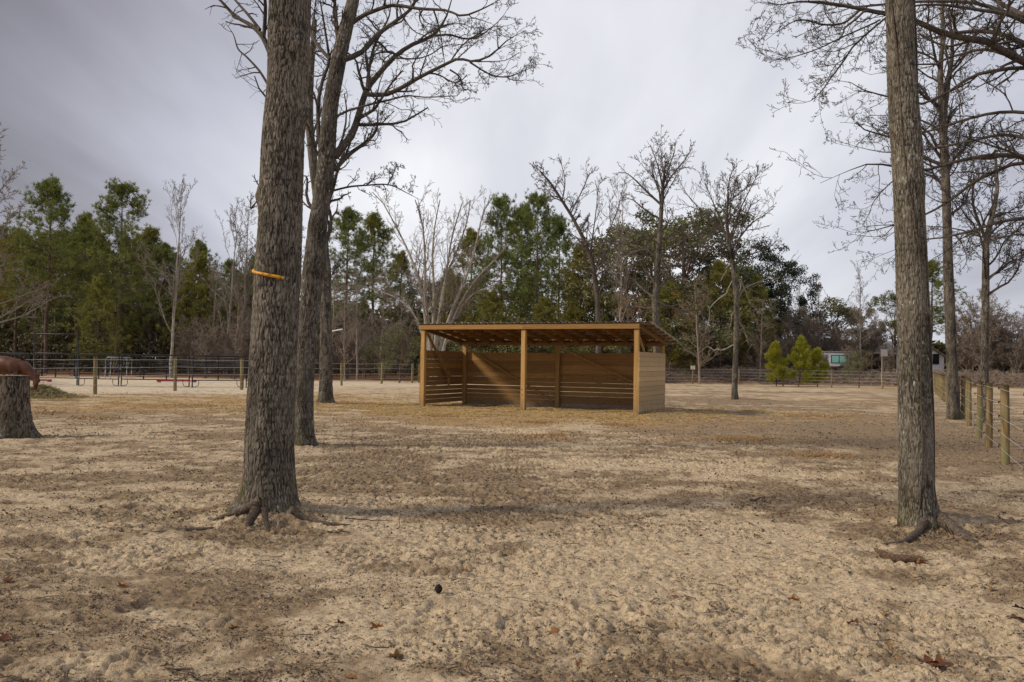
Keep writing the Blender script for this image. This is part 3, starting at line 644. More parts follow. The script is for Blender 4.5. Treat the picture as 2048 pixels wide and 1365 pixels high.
def tree_right():
    base = G(1834, 1046); Y = base[1]
    cl = [(1835, 1085, 34), (1834, 1050, 33), (1833.5, 1000, 31.5), (1829.5, 700, 31), (1823, 500, 29), (1812, 300, 28), (1806, 180, 27.5), (1799, 0, 26.5), (1792, -180, 25), (1786, -420, 22)]
    C = [AT(x, y, Y) for x, y, _ in cl]; R = [w*Y/FPX for *_, w in cl]
    t = put_tree('oak_tree', 'tall slender trunk with spreading roots in the right foreground, orange lichen high up', 'tree', base)
    me = trunk_mesh('trunk', C, R, 230, 800, M_BARKR, .0065, .010, [(-.25, .13, .13), (-PI*.62, .04, .08), (-1.0, .05, .1), (PI, .02, .1)], origin=base,
                    knots=[(0, 3.62, .02, .10), (-.1, 3.3, .012, .1), (-.9, 2.1, .012, .07), (-1.2, 3.35, .012, .12)])
    link('trunk', me, t)
    L = []
    def lb(pts, w0, w1, dY=.5): p = px_line(pts, Y, dY); L.append((p, np.linspace(w0, w1, len(p))))
    lb([(1790, -60), (1740, -140), (1650, -230), (1560, -280)], .07, .02, 1); lb([(1795, -90), (1850, -180), (1960, -260), (2060, -300)], .07, .02, -1)
    lb([(1782, -160), (1790, -300), (1800, -450)], .09, .03, .5)
    g, _ = crown_mesh(L, [(7, .15, 1, .30, 48, 5, .3, .08), (3, .2, 1, .45, 45, 4, .32, .05)], base, .003, M_LIMB); g.build('crown', M_LIMB, t, True)
    def root(pts, w):
        p = np.array([G(a, c)+[0, 0, h] for a, c, h in pts]); q = resample(p, 24, .0); g = Geo(); g.tubes((q-base)[None], np.interp(np.linspace(0, 1, 24), np.linspace(0, 1, len(w)), w)[None], 9); g.build('root', M_ROOT, t, True)
    root([(1855, 1046, .10), (1885, 1052, .05), (1912, 1066, .015), (1945, 1085, .0), (1975, 1098, -.02)], [.075, .055, .042, .028, .012])
    root([(1870, 1048, .07), (1905, 1056, .01), (1935, 1068, .0), (1990, 1085, -.02)], [.05, .03, .02, .01])
    root([(1846, 1056, .05), (1838, 1068, .03), (1820, 1080, .015), (1795, 1087, .005), (1758, 1087, -.008)], [.05, .032, .026, .018, .006])
    for a in ([(1858, 1058, .09), (1866, 1064, .05), (1860, 1074, .02), (1852, 1080, -.01)], [(1880, 1052, .09), (1890, 1062, .05), (1880, 1072, .02), (1868, 1078, -.01)], [(1895, 1060, .04), (1905, 1075, .02), (1915, 1082, -.01)]):
        root(a, [.006, .006, .005, .003])
    # vine up the trunk
    for s_ in (0, 1):
        g = Geo(); zz = np.linspace(.05, 5.5, 90); cx = np.interp(zz, np.array(C)[:, 2], np.array(C)[:, 0]); cr = np.interp(zz, np.array(C)[:, 2], R)
        a = -PI*.5 + (.9 if s_ else -.5) + .5*np.sin(zz*.9+s_*2) + .12*np.sin(zz*3.3)
        P = np.stack([cx+np.cos(a)*(cr+.007), Y+np.sin(a)*(cr+.007), zz], 1); g.tube(P-base, .006, 6); g.build('vine', M_ROOT, t, True)
tree_right()

def tree_behind_left():
    base = G(611, 888); Y = base[1]
    cl = [(610, 905, 20), (610, 885, 19), (608, 850, 18.5), (608, 780, 18.5), (614, 700, 18), (619, 630, 20), (626, 540, 20), (637, 440, 18.5), (652, 340, 17), (660, 211, 15), (680, 105, 15), (694, 50, 13), (707, 0, 12), (722, -120, 11), (738, -280, 8)]
    C = [AT(x, y, Y) for x, y, _ in cl]; R = [w*Y/FPX for *_, w in cl]
    t = put_tree('oak_tree', 'bare dark oak with wide reaching limbs, just behind the trunk with the yellow strip', 'tree', base)
    link('trunk', trunk_mesh('trunk', C, R, 90, 360, M_BARK2, .009, .018, [(-.3, .10, .12), (PI*1.05, .05, .15), (-1.6, .05, .1)], origin=base, knots=[(-1.5, 3.9, .05, .12), (0, 3.1, .04, .15), (PI, 2.9, .03, .1)]), t)
    L = []
    def lb(w0, w1, dY, *pts): p = px_line(pts, Y, dY); L.append((p, np.linspace(w0*.85, w1*.7, len(p))))
    lb(.060, .022, 1.5, (690, 119), (723, 105), (755, 70), (787, 46), (822, 18), (836, -10), (870, -70))
    lb(.085, .020, 1.2, (668, 312), (699, 278), (713, 246), (723, 211), (734, 179), (752, 155), (787, 116), (822, 91), (868, 70), (892, 35), (903, 0), (915, -40))
    lb(.050, .010, -1.2, (735, 189), (769, 190), (797, 179), (839, 155), (889, 130), (917, 118), (945, 123), (980, 112), (1015, 81), (1050, 63), (1070, 70))
    lb(.022, .007, -1.5, (940, 125), (980, 149), (1015, 154), (1050, 141), (1068, 134))
    lb(.050, .012, 1.4, (670, 340), (699, 309), (727, 288), (752, 262), (755, 229), (748, 205))
    lb(.026, .007, -1.0, (668, 238), (690, 224), (734, 211), (780, 200), (815, 192), (850, 195), (892, 193), (920, 190), (927, 169), (950, 165))
    lb(.024, .008, .6, (662, 383), (699, 374), (734, 371), (769, 369), (790, 374), (815, 387), (846, 403))
    lb(.014, .005, .5, (775, 370), (786, 350), (790, 338), (797, 327))
    lb(.040, .010, 1, (660, 119), (639, 95), (623, 70), (620, 46), (618, 0))
    lb(.030, .010, -.8, (641, 318), (629, 295), (618, 260), (611, 239), (606, 200))
    lb(.050, .015, .8, (641, 300), (638, 267), (636, 211), (646, 158), (658, 123), (650, 60), (640, 0), (630, -60))
    lb(.045, .012, -1.3, (700, 50), (725, 32), (752, 21), (787, 11), (840, 18), (892, 21), (927, 32), (980, 11), (998, 0), (1030, -20))
    lb(.040, .012, .9, (734, 179), (738, 141), (748, 95), (765, 60), (780, 25), (780, -30))
    lb(.060, .02, 0, (680, 100), (673, 53), (669, 0), (660, -60))
    lb(.024, .007, .9, (868, 72), (900, 70), (930, 78), (960, 72), (1000, 40), (1020, 10))
    lb(.018, .006, .9, (787, 116), (830, 118), (860, 110), (890, 92), (930, 88), (965, 70))
    lb(.018, .006, .9, (900, 140), (920, 155), (926, 178), (945, 180))
    lb(.05, .012, .9, (650, 420), (665, 380), (678, 330), (690, 300), (700, 280))
    lb(.012, .005, .9, (622, 600), (600, 560), (600, 520), (596, 470))
    lb(.012, .005, .9, (640, 560), (665, 550), (690, 530), (720, 520))
    g, _ = crown_mesh(L, [(11, .10, 1, .30, 48, 7, .26, .08), (6, .12, 1., .46, 46, 5, .32, .04), (4, .15, 1., .5, 46, 4, .34, .02), (2, .3, 1., .5, 46, 3, .3, .02)], base, .0036, M_LIMB); g.build('crown', M_LIMB, t, True)
    # third trunk further back
    base = G(650, 806); Y = base[1]
    cl = [(652, 822, 14), (652, 806, 13.5), (652, 780, 13), (652, 650, 11.5), (651, 540, 11), (640, 430, 10), (628, 340, 9), (618, 240, 8), (622, 140, 6), (630, 40, 4)]
    C = [AT(x, y, Y) for x, y, _ in cl]; R = [w*Y/FPX for *_, w in cl]
    t = put_tree('oak_tree', 'lichen-speckled trunk furthest back of the three standing in line left of the shelter', 'tree', base)
    link('trunk', trunk_mesh('trunk', C, R, 60, 240, M_BARK2, .014, .05, [(-.2, .12, .2), (PI, .12, .2)], origin=base), t)
    ph = np.array([C[-6], C[-5], C[-4], C[-3], C[-2], C[-1]]); tp = resample(ph, 12); tr = np.linspace(R[-6], R[-1], 12)
    first = spawn(tp[None], tr[None], 12, .1, 1, .42, 42, 8, .16, .25, .5, .3, .01); g = Geo(); g.tubes(first[0]-base, first[1], 6); la = first
    for a in ((6, .15, 1, .42, 42, 6, .25, .1), (5, .15, 1, .45, 42, 4, .3, .05)):
        la = spawn(*la, a[0], a[1], a[2], a[3], a[4], a[5], a[6], a[7], .6, .4, .006); g.tubes(la[0]-base, la[1], 3)
    g.build('crown', M_TWIG, t, True)
tree_behind_left()

def tree_offright():
    Y = 13.0; base = np.array([X_at(2190, Y), Y, 0.]); base[2] = float(gz(base[0], base[1]))
    t = put_tree('oak_tree', 'bare oak beyond the right edge whose long limbs reach in across the sky', 'tree', base)
    cl = [(2195, 895, 34), (2190, 800, 29), (2180, 500, 27), (2165, 300, 25), (2150, 100, 20), (2140, -100, 16), (2130, -350, 10)]
    C = [AT(x, y, Y) for x, y, _ in cl]; C[0][2] = base[2]-.2; R = [w*Y/FPX for *_, w in cl]
    link('trunk', trunk_mesh('trunk', C, R, 60, 200, M_BARKR, .01, .03, origin=base), t)
    L = []
    def lb(w0, w1, dY, *pts): p = px_line(pts, Y, dY); L.append((p, np.linspace(w0*.72, w1*.62, len(p))))
    lb(.085, .03, 1.0, (2155, 150), (2100, 110), (2048, 88), (1996, 67), (1955, 63), (1908, 67), (1870, 75), (1842, 88))
    lb(.10, .022, -1.0, (2160, 190), (2100, 150), (2048, 123), (2014, 108), (1990, 91), (1967, 82), (1937, 78), (1896, 70), (1867, 59), (1829, 41), (1790, 30), (1764, 27), (1722, 18), (1665, 8), (1616, 2), (1560, 10), (1520, 5))
    lb(.026, .007, -1.0, (1780, 29), (1743, 60), (1706, 94), (1690, 119), (1665, 152), (1645, 180), (1620, 203), (1590, 207), (1571, 205))
    lb(.022, .006, -1.0, (1760, 40), (1743, 49), (1686, 74), (1636, 98), (1583, 115), (1542, 119), (1515, 98), (1493, 76))
    lb(.05, .012, 1.6, (2100, 150), (2048, 120), (2014, 111), (1984, 101), (1955, 100), (1926, 108), (1894, 117), (1873, 129), (1835, 129), (1790, 140), (1740, 150))
    lb(.06, .010, .6, (2165, 230), (2100, 160), (2048, 136), (1999, 141), (1955, 149), (1926, 164), (1896, 185), (1861, 202), (1838, 208), (1780, 195), (1720, 178), (1690, 160), (1650, 170))
    lb(.075, .010, -.8, (2170, 400), (2110, 340), (2048, 315), (2002, 311), (1967, 313), (1932, 319), (1896, 328), (1847, 341), (1800, 335), (1740, 328), (1690, 345), (1640, 367))
    lb(.06, .010, 1.8, (2170, 420), (2110, 350), (2048, 325), (1999, 340), (1955, 360), (1926, 381), (1902, 400), (1850, 430), (1790, 450), (1720, 466), (1682, 458))
    lb(.08, .03, .9, (2150, 80), (2090, 50), (2048, 32), (2025, 20), (1999, 6), (1970, -15), (1900, -60))
    lb(.05, .012, -.8, (2090, 60), (2048, 44), (2014, 29), (1955, 20), (1902, 12), (1873, 10), (1830, 12), (1780, 30), (1720, 40))
    lb(.05, .008, 1.4, (2100, 70), (2040, 38), (1984, 15), (1926, 4), (1826, 4), (1760, 10), (1700, 14), (1600, 4), (1540, 12), (1500, -5))
    lb(.05, .008, 2.2, (2165, 260), (2080, 230), (2000, 225), (1930, 240), (1860, 262), (1790, 270), (1730, 250), (1680, 245))
    lb(.05, .008, 2.6, (2170, 330), (2090, 290), (2010, 270), (1930, 285), (1850, 300), (1770, 305), (1700, 290), (1670, 280))
    lb(.05, .008, 2.6, (2175, 500), (2100, 440), (2020, 440), (1950, 460), (1890, 475), (1850, 480), (1790, 500), (1740, 520))
    lb(.04, .008, -1.4, (2175, 560), (2110, 500), (2048, 470), (1990, 480), (1940, 500))
    lb(.03, .006, -.9, (1722, 18), (1690, 45), (1650, 50), (1600, 40), (1560, 60), (1530, 82))
    g, _ = crown_mesh(L, [(14, .12, 1, .26, 46, 7, .24, .05), (6, .12, 1., .46, 44, 5, .30, .05), (4, .2, 1., .5, 42, 4, .34, .10), (2, .3, 1., .5, 42, 3, .3, .1)], base, .0036, M_LIMB); g.build('crown', M_LIMB, t, True)
tree_offright()

def px_tree(name, label, cl, base_px, mat, tw, autos, levels, limbs=(), rmin=.008, sides=30, rows=90, ridge=.008, group=None, cat='tree', Yd=None, tt=(.35, 1.0), wood=None):
    """tree whose trunk line is read off the photograph, with grown crown"""
    base = G(*base_px) if Yd is None else np.array([X_at(base_px[0], Yd), Yd, float(gz(X_at(base_px[0], Yd), Yd))]); Y = base[1]
    C = [AT(x, y, Y) for x, y, _ in cl]; R = [w*Y/FPX for *_, w in cl]; C[0] = base-[0, 0, .15]
    t = put_tree(name, label, cat, base, group)
    link('trunk', trunk_mesh('trunk', C, R, sides, rows, mat, ridge, .05, [(0, R[0]*.4, .3), (2, R[0]*.4, .3), (4, R[0]*.4, .3)], origin=base), t)
    P = resample(C, 16); rr = np.interp(np.linspace(0, 1, 16), np.linspace(0, 1, len(R)), R); g = Geo(); outs = []
    L = []
    for pts, w0, w1, dY in limbs:
        p = px_line(pts, Y, dY); L.append((resample(p, 9), np.linspace(w0, w1, 9)))
    LP = [np.array([a for a, b in L])] if L else []; LR = [np.array([b for a, b in L])] if L else []
    if LP: g.tubes(LP[0]-base, LR[0], 5)
    for k, t0, t1, length, ang, up, wob in autos:
        a = spawn(P[None], rr[None], k, t0, t1, 1, ang, 9, wob, up, .5, .25, rmin*1.3, absl=length, decay=.25); g.tubes(a[0]-base, a[1], 5); LP.append(a[0]); LR.append(a[1])
    la = (np.concatenate(LP), np.concatenate(LR))
    for k, t0, t1, ratio, ang, n, wob, up in levels:
        la = spawn(*la, k, t0, t1, ratio, ang, n, wob, up, .6, .4, rmin); g.tubes(la[0]-base, la[1], 3)
    g.build('crown', tw, t, True); return t, la, base
LV = [(8, .12, 1, .46, 42, 7, .18, .12), (6, .15, 1, .48, 42, 5, .24, .08), (4, .2, 1, .5, 42, 4, .28, .05), (2, .3, 1, .5, 42, 3, .25, .05)]
px_tree('bare_tree', 'tall bare tree rising beside the right-hand fence, partly hiding its posts',
        [(1909, 838, 13), (1906, 790, 11), (1903, 700, 10.2), (1897, 560, 9.5), (1893, 400, 8), (1888, 300, 8), (1885, 240, 7), (1880, 150, 5), (1886, 60, 4), (1880, -60, 2)], (1909, 838), M_BARK2, M_TWIG,
        [(22, .42, 1, 3.0, 55, .12, .16)], LV, [([(1891, 330), (1870, 300), (1858, 285), (1848, 270)], .06, .02, .5), ([(1886, 240), (1895, 170), (1905, 100), (1898, 30)], .10, .03, .5)], .006)
px_tree('bare_tree', 'thin bare tree behind the right-hand fence posts near the right edge',
        [(1968, 848, 9), (1969, 760, 7.5), (1971, 600, 7), (1972, 480, 6), (1985, 430, 5), (1995, 380, 3.5), (1990, 300, 2)], (1968, 846), M_BARK2, M_TWIG,
        [(16, .45, 1, 2.4, 55, .10, .18)], LV, [([(1972, 480), (1955, 440), (1945, 400), (1948, 350)], .05, .02, .5), ([(1972, 560), (2000, 540), (2030, 520), (2060, 530)], .04, .015, .5)], .006)
px_tree('bare_tree', 'lone bare tree right of the shelter, pale crooked low limbs and a burl',
        [(1468, 801, 7), (1469, 780, 5.6), (1472, 680, 5), (1473, 600, 4.8), (1467, 540, 4.6), (1462, 510, 5), (1455, 465, 3.5), (1453, 430, 2.8), (1458, 390, 1.5)], (1469, 799), M_BARK2, M_MIDTW,
        [(9, .66, 1, 3.4, 52, .26, .12)], [(9, .12, 1, .46, 40, 6, .14, .16), (6, .15, 1, .48, 40, 5, .18, .12), (3, .2, 1, .5, 38, 4, .22, .1)],
        [([(1462, 500), (1440, 440), (1420, 390), (1410, 365)], .05, .012, .6), ([(1460, 480), (1480, 420), (1500, 380), (1515, 350)], .05, .012, -.6), ([(1462, 500), (1500, 450), (1530, 430), (1548, 415)], .05, .012, .5),
         ([(1456, 460), (1455, 400), (1460, 355), (1470, 335)], .05, .012, -.2), ([(1470, 530), (1500, 510), (1530, 500), (1555, 480)], .04, .012, .8), ([(1465, 525), (1430, 500), (1405, 480), (1395, 440)], .04, .012, .8)], .009)
def pale_branches():
    # the crooked pale low limbs belong to the same tree as a part
    tr = [o for o in COL.objects if o.name.startswith('bare_tree') and 'burl' in o.get('label', '')][0]; b = np.array(tr.location); Y = b[1]; g = Geo(); P = []; R = []
    for pts in ([(1463, 520), (1455, 535), (1450, 548), (1442, 562)], [(1466, 560), (1448, 590), (1425, 615), (1415, 640), (1410, 660)], [(1475, 575), (1482, 562), (1490, 590), (1500, 605)], [(1474, 640), (1488, 655), (1495, 680), (1500, 695)], [(1478, 560), (1476, 600), (1468, 620), (1460, 650), (1458, 670)],
                [(1470, 690), (1450, 700), (1430, 700), (1415, 694)], [(1473, 600), (1500, 570), (1530, 560), (1560, 555)]):
        P.append(resample(px_line(pts, Y, .8), 9, .04)); R.append(np.linspace(.035, .014, 9))
    P = np.array(P); R = np.array(R); g.tubes(P-b, R, 5); la = spawn(P, R, 5, .2, 1, .35, 50, 5, .35, -.05, .6, .4, .008); g.tubes(la[0]-b, la[1], 3)
    g.build('low_limb', M_PALE, tr, True)
    g = Geo(); c = AT(1463, 510, Y)-b; th = rng.normal(size=(160, 3)); P0 = c+unit(th)*rng.uniform(.05, .22, (160, 1))*[.7, .7, 1.3]; P1 = P0+rng.normal(0, .12, (160, 3)); g.tubes(np.stack([P0, (P0+P1)/2+rng.normal(0, .03, (160, 3)), P1], 1), np.full((160, 3), .012), 3); g.build('burl', M_BARK2, tr)
pale_branches()

def bare_leafy():
    t, la, b = px_tree('bare_tree', 'tall bare oak behind the right end of the shelter, brown leaves on low branches',
        [(1315, 755, 9), (1314, 700, 7.5), (1311, 600, 6.5), (1316, 520, 6), (1321, 450, 4.5), (1324, 400, 4), (1326, 370, 3), (1330, 330, 1.6)], (1315, 760), M_BARK2, M_MIDTW,
        [(12, .35, .72, 3.2, 75, .0, .25), (9, .78, 1, 2.8, 40, .35, .12)], [(8, .12, 1, .45, 42, 6, .24, .10), (5, .15, 1, .45, 42, 5, .26, .06), (4, .2, 1, .5, 40, 3, .25, .05)],
        [([(1323, 410), (1295, 385), (1270, 360), (1250, 345), (1236, 345)], .08, .02, .6), ([(1325, 385), (1345, 350), (1370, 320), (1385, 295)], .07, .02, -.6), ([(1326, 380), (1318, 340), (1308, 310), (1300, 290)], .06, .02, .5),
         ([(1325, 375), (1340, 330), (1350, 300), (1348, 285)], .05, .02, .4), ([(1316, 520), (1290, 500), (1262, 508), (1240, 510)], .09, .03, -.6), ([(1318, 510), (1345, 512), (1370, 500), (1385, 470)], .09, .03, .6), ([(1322, 440), (1290, 420), (1265, 400), (1245, 395)], .06, .02, .6)], .011, Yd=46)
    k = (la[0][:, -1, 2] < 5.6) & (rng.random(len(la[0])) < .35); pts = la[0][k][:, -1]; g = leaves_geo(pts-b, 2, .10, .25); g.build('withered_leaves', M_RUST, t)
def leaves_geo(P, per, size, spread):
    n = len(P)*per; C = np.repeat(P, per, 0)+rng.normal(0, spread, (n, 3)); d = unit(rng.normal(size=(n, 3))); e = unit(np.cross(d, rng.normal(size=(n, 3)))); s = size*rng.uniform(.6, 1.3, (n, 1))
    V = np.stack([C-d*s, C+e*s*.45, C+d*s, C-e*s*.45], 1).reshape(-1, 3); F = np.arange(n*4).reshape(-1, 4); g = Geo(); g.add(V, F, np.repeat(rng.random(n), 4)); return g
bare_leafy()
px_tree('bare_tree', 'bare shaggy-topped tree leaning left behind the middle of the shelter',
        [(1197, 745, 6), (1197, 690, 5.4), (1195, 600, 5), (1186, 530, 4.6), (1168, 480, 4.2), (1145, 435, 3.6), (1120, 395, 3.2), (1100, 365, 2.6), (1080, 342, 1.4)], (1197, 745), M_LIMB, M_MIDTW,
        [(30, .38, 1, 2.2, 60, .15, .2)], [(8, .12, 1, .45, 42, 6, .22, .12), (6, .15, 1, .45, 42, 4, .26, .08), (3, .2, 1, .5, 42, 3, .26, .08)],
        [([(1190, 540), (1215, 470), (1235, 420), (1245, 380)], .07, .02, 1), ([(1180, 510), (1190, 440), (1195, 390), (1190, 360)], .06, .02, -1), ([(1125, 400), (1130, 360), (1120, 320)], .06, .02, 1), ([(1140, 430), (1165, 380), (1180, 345)], .06, .02, 1)], .013, Yd=58)
def multistem():
    Y = 50.0; x0 = X_at(866, Y); base = np.array([x0, Y, float(gz(x0, Y))])
    t = put_tree('multi_stem_tree', 'pale many-stemmed bare tree fanning out behind the left half of the shelter', 'tree', base)
    FW = .58
    st = [([(862, 745), (855, 680), (848, 610), (838, 560), (815, 500), (790, 450), (765, 405), (745, 385)], 8), ([(864, 745), (858, 660), (850, 590), (850, 520), (845, 450), (830, 400)], 8),
          ([(866, 745), (866, 660), (868, 590), (865, 510), (870, 450), (880, 400)], 8), ([(868, 745), (872, 670), (885, 600), (895, 530), (905, 470), (925, 405)], 8),
          ([(870, 745), (885, 680), (905, 620), (930, 560), (950, 500), (965, 430), (985, 395)], 8), ([(872, 745), (895, 670), (925, 600), (960, 550), (990, 520), (1015, 490)], 7),
          ([(860, 745), (850, 700), (835, 640), (800, 600), (765, 585), (735, 575), (715, 570)], 5), ([(869, 745), (878, 640), (890, 560), (915, 500), (935, 440), (940, 400)], 7), ([(872, 700), (900, 680), (935, 668), (955, 655), (962, 645)], 4), ([(870, 690), (905, 640), (945, 590), (990, 570), (1010, 555)], 4)]
    L = []
    for i, (pts, w) in enumerate(st):
        p = px_line(pts, Y, (-1)**i*2.5); p[0] = base+[0.09*math.cos(i*1.1), .09*math.sin(i*1.1), -.2] if i < 8 else p[0]
        L.append((resample(p, 14), np.linspace(w*FW*Y/FPX, w*FW*.2*Y/FPX, 14)))
    P = np.array([a for a, b in L]); R = np.array([b for a, b in L]); g = Geo(); g.tubes(P-base, R, 8); g.build('trunk', M_PALE, t, True)
    g = Geo(); la = (P, R)
    for a in ((15, .3, .95, .20, 30, 7, .14, .12), (7, .15, 1, .45, 36, 5, .2, .08), (4, .2, 1, .5, 38, 4, .22, .06)):
        la = spawn(*la, *a[:3], a[3], a[4], a[5], a[6], a[7], .5, .4, .010); g.tubes(la[0]-base, la[1], 3)
    g.build('crown', M_GREYTW, t, True)
multistem()

# --- trees far behind: a few grown once, then copied
def pine_proto(H, cb, Rc, mat, nl=66, tuft=2, nlen=.38, nw=.040, nn=16, dens=1.0, r0=None, shape=.7, loc=(0, 0, -50), tj=.20):
    t = thing('pine_tree', 'pine', 'tree', loc)
    r0 = r0 or H*.011; z = np.linspace(-.3, H, 14); bx = np.cumsum(rng.normal(0, .04, 14)); by = np.cumsum(rng.normal(0, .04, 14)); P = np.stack([bx-bx[0], by-by[0], z], 1); R = np.interp(z, [0, H*.6, H], [r0, r0*.6, .02])
    link('trunk', trunk_mesh('trunk', P, R, 12, 40, M_PBARK, .0), t)
    h = cb+(1-cb)*((np.arange(nl)+rng.random(nl))/nl)**.9; u = (h-cb)/(1-cb); Lr = Rc*np.clip((1-u**1.6)**shape, .12, 1)*(.6+.4*np.clip(u*4, 0, 1))*rng.uniform(.6, 1.15, nl)
    az = np.arange(nl)*2.4+rng.normal(0, .5, nl); el = np.radians(-4+(48*u**1.5 if H > 6 else 20+34*u)+rng.normal(0, 9, nl))
    pos, _, rr = along(P[None], R[None], (h*H+.3)[None]/(H+.3)); pos = pos[0]; rr = rr[0]; n = 7; pts = [pos]; cur = pos
    for j in range(n-1):
        e = el+math.radians(22)*(j/n)**1.5-math.radians(8)*(j < 2); d = np.stack([np.cos(az)*np.cos(e), np.sin(az)*np.cos(e), np.sin(e)], 1)+rng.normal(0, .08, (nl, 3)); cur = cur+d*(Lr/(n-1))[:, None]; pts.append(cur)
    LP = np.stack(pts, 1); LR = np.maximum(rr*.35, .02)[:, None]*np.linspace(1, .3, n)[None]
    g = Geo(); g.tubes(LP, LR, 4); s1 = spawn(LP, LR, int(7*dens), .22, 1, .34, 45, 4, .12, .22, .5, .5, .010, decay=.2); g.tubes(s1[0], s1[1], 3); g.build('limbs', M_PBARK, t)
    tp = [s1[0][:, -1], s1[0][:, 2][::2], LP[:, -1]]; td = [s1[0][:, -1]-s1[0][:, -2], (s1[0][:, -1]-s1[0][:, -2])[::2], LP[:, -1]-LP[:, -2]]
    top = np.array([[0, 0, H-.1*i] for i in range(6)])+P[-1]*[1, 1, 0]; tp.append(top); td.append(np.tile([0, 0, 1.], (6, 1)))
    tp = np.concatenate(tp); td = unit(np.concatenate(td))
    tp = np.repeat(tp, tuft, 0)+rng.normal(0, tj, (len(tp)*tuft, 3)); td = np.repeat(td, tuft, 0)
    ng = needles(tp, td, nlen, nw, nn); ng.build('crown', mat, t); return t
def needles(tp, td, nlen, nw, nn, spread=.62, upb=.45):
    m = len(tp); D = unit(td[:, None]*.6+[0, 0, upb]+rng.normal(0, spread, (m, nn, 3))); Ls = nlen*rng.uniform(.65, 1.15, (m, nn, 1)); B = tp[:, None]+rng.normal(0, .03, (m, nn, 3))
    S = unit(np.cross(D, rng.normal(size=(m, nn, 3))))*nw
    V = np.stack([B-S*.5+D*Ls*.1, B+S*.5+D*Ls*.1, B+D*Ls+S*.2, B+D*Ls-S*.2], 2).reshape(-1, 3); g = Geo(); g.add(V, np.arange(len(V)).reshape(-1, 4), np.repeat(rng.random(m), nn*4)); return g
def bare_proto(name, H, r0, cb, length, ang, up, levels, mat, tw, rmin, nl=18, lean=.3, loc=(0, 0, -50), stems=1, cat='tree'):
    t = thing(name, 'bare tree', cat, loc); P = []; R = []
    for s in range(stems):
        z = np.linspace(-.2, H*(1 if s == 0 else rng.uniform(.6, .95)), 12); ax = rng.random()*6.28; k = lean*(1 if stems == 1 else 2.4); bx = np.cumsum(rng.normal(0, .05, 12))+k*math.cos(ax)*(np.maximum(z, 0)/H)**1.3*H*.12; by = np.cumsum(rng.normal(0, .05, 12))+k*math.sin(ax)*(np.maximum(z, 0)/H)**1.3*H*.12
        P.append(np.stack([bx-bx[0]+.12*math.cos(ax)*(stems > 1), by-by[0]+.12*math.sin(ax)*(stems > 1), z], 1)); R.append(np.interp(z, [0, H], [r0, r0*.15]))
    P = np.array(P); R = np.array(R); 
    for i in range(stems): g = Geo(); g.tubes(P[i:i+1], R[i:i+1], 8); g.build('trunk' if stems == 1 else 'stem', mat, t, True)
    g = Geo(); la = spawn(P, R, nl, cb, 1, 1, ang, 8, .13, up, .45, .3, rmin*1.2, absl=length, decay=.45); g.tubes(la[0], la[1], 4)
    for k, t0, t1, ratio, an, n, wob, u in levels: la = spawn(*la, k, t0, t1, ratio, an, n, wob, u, .6, .4, rmin); g.tubes(la[0], la[1], 3)
    g.build('crown', tw, t, True); t['_tips'] = 0; return t, la
def broad_proto(H, Rc, mat, loc=(0, 0, -50), nc=95, per=135, cs=.95, ls=.13, cb=.3, name='evergreen_tree'):
    t = thing(name, 'evergreen', 'tree', loc); r0 = H*.02
    z = np.linspace(-.2, H*.75, 8); P = np.stack([rng.normal(0, .12, 8).cumsum()*.5, rng.normal(0, .12, 8).cumsum()*.5, z], 1); R = np.linspace(r0, r0*.3, 8); g = Geo(); g.tubes(P[None], R[None], 10)
    la = spawn(P[None], R[None], 16, .3, 1, 1, 50, 7, .15, .25, .5, .3, .03, absl=Rc*1.05, decay=.2); g.tubes(la[0], la[1], 5); l2 = spawn(*la, 5, .2, 1, .4, 45, 4, .2, .15, .6, .4, .02); g.tubes(l2[0], l2[1], 3); g.build('trunk', M_PBARK, t, True)
    C = []; 
    while len(C) < nc:
        d = unit(rng.normal(size=3)); rr = rng.uniform(.35, 1)**.5; c = np.array([d[0]*Rc*rr, d[1]*Rc*rr, H*(cb+(1-cb)*.5)+d[2]*rr*H*(1-cb)*.5])
        if fbm(c[0]*.5+9, c[2]*.5+c[1]*.3, 2, 7) > .40: C.append(c)
    C = np.array(C); n = nc*per; cc = np.repeat(C, per, 0); off = unit(rng.normal(size=(n, 3)))*(rng.random((n, 1))**.45)*cs*rng.uniform(.6, 1.15, (nc, 1)).repeat(per, 0)*[1, 1, .62]
    gg = leaves_geo(cc+off, 1, ls, .02); gg.build('crown', mat, t); return t

pA = pine_proto(18, .36, 4.7, M_PINE); pB = pine_proto(18.5, .30, 5.4, M_PINE, 74, shape=.6); pC = pine_proto(17, .46, 4.0, M_PINE2, 58); pD = pine_proto(14, .12, 4.6, M_PINE2, 74, shape=.8); pY = pine_proto(3.5, .08, 1.25, M_YOUNG, 30, tuft=2, nlen=.30, nw=.028, nn=16, dens=.75, r0=.05, shape=.9, tj=.07)
bA, _ = bare_proto('bare_tree', 15, .15, .24, 6.0, 30, .26, [(9, .15, 1, .30, 32, 6, .12, .20), (6, .2, 1, .45, 34, 4, .18, .12), (3, .2, 1, .5, 34, 3, .18, .12)], M_PALE, M_GREYTW, .010)
bB, _ = bare_proto('bare_tree', 13, .14, .25, 3.2, 48, .14, [(8, .15, 1, .45, 42, 6, .2, .12), (6, .2, 1, .46, 40, 4, .22, .08), (3, .2, 1, .5, 40, 3, .2, .05)], M_GREYTW, M_GREYTW, .010, 26)
bC, _ = bare_proto('bare_tree', 11, .10, .12, 2.8, 45, .12, [(8, .1, 1, .48, 42, 6, .22, .10), (6, .15, 1, .48, 40, 4, .25, .06), (3, .2, 1, .5, 40, 3, .2, .05)], M_BRUSH, M_BRUSH, .010, 24)
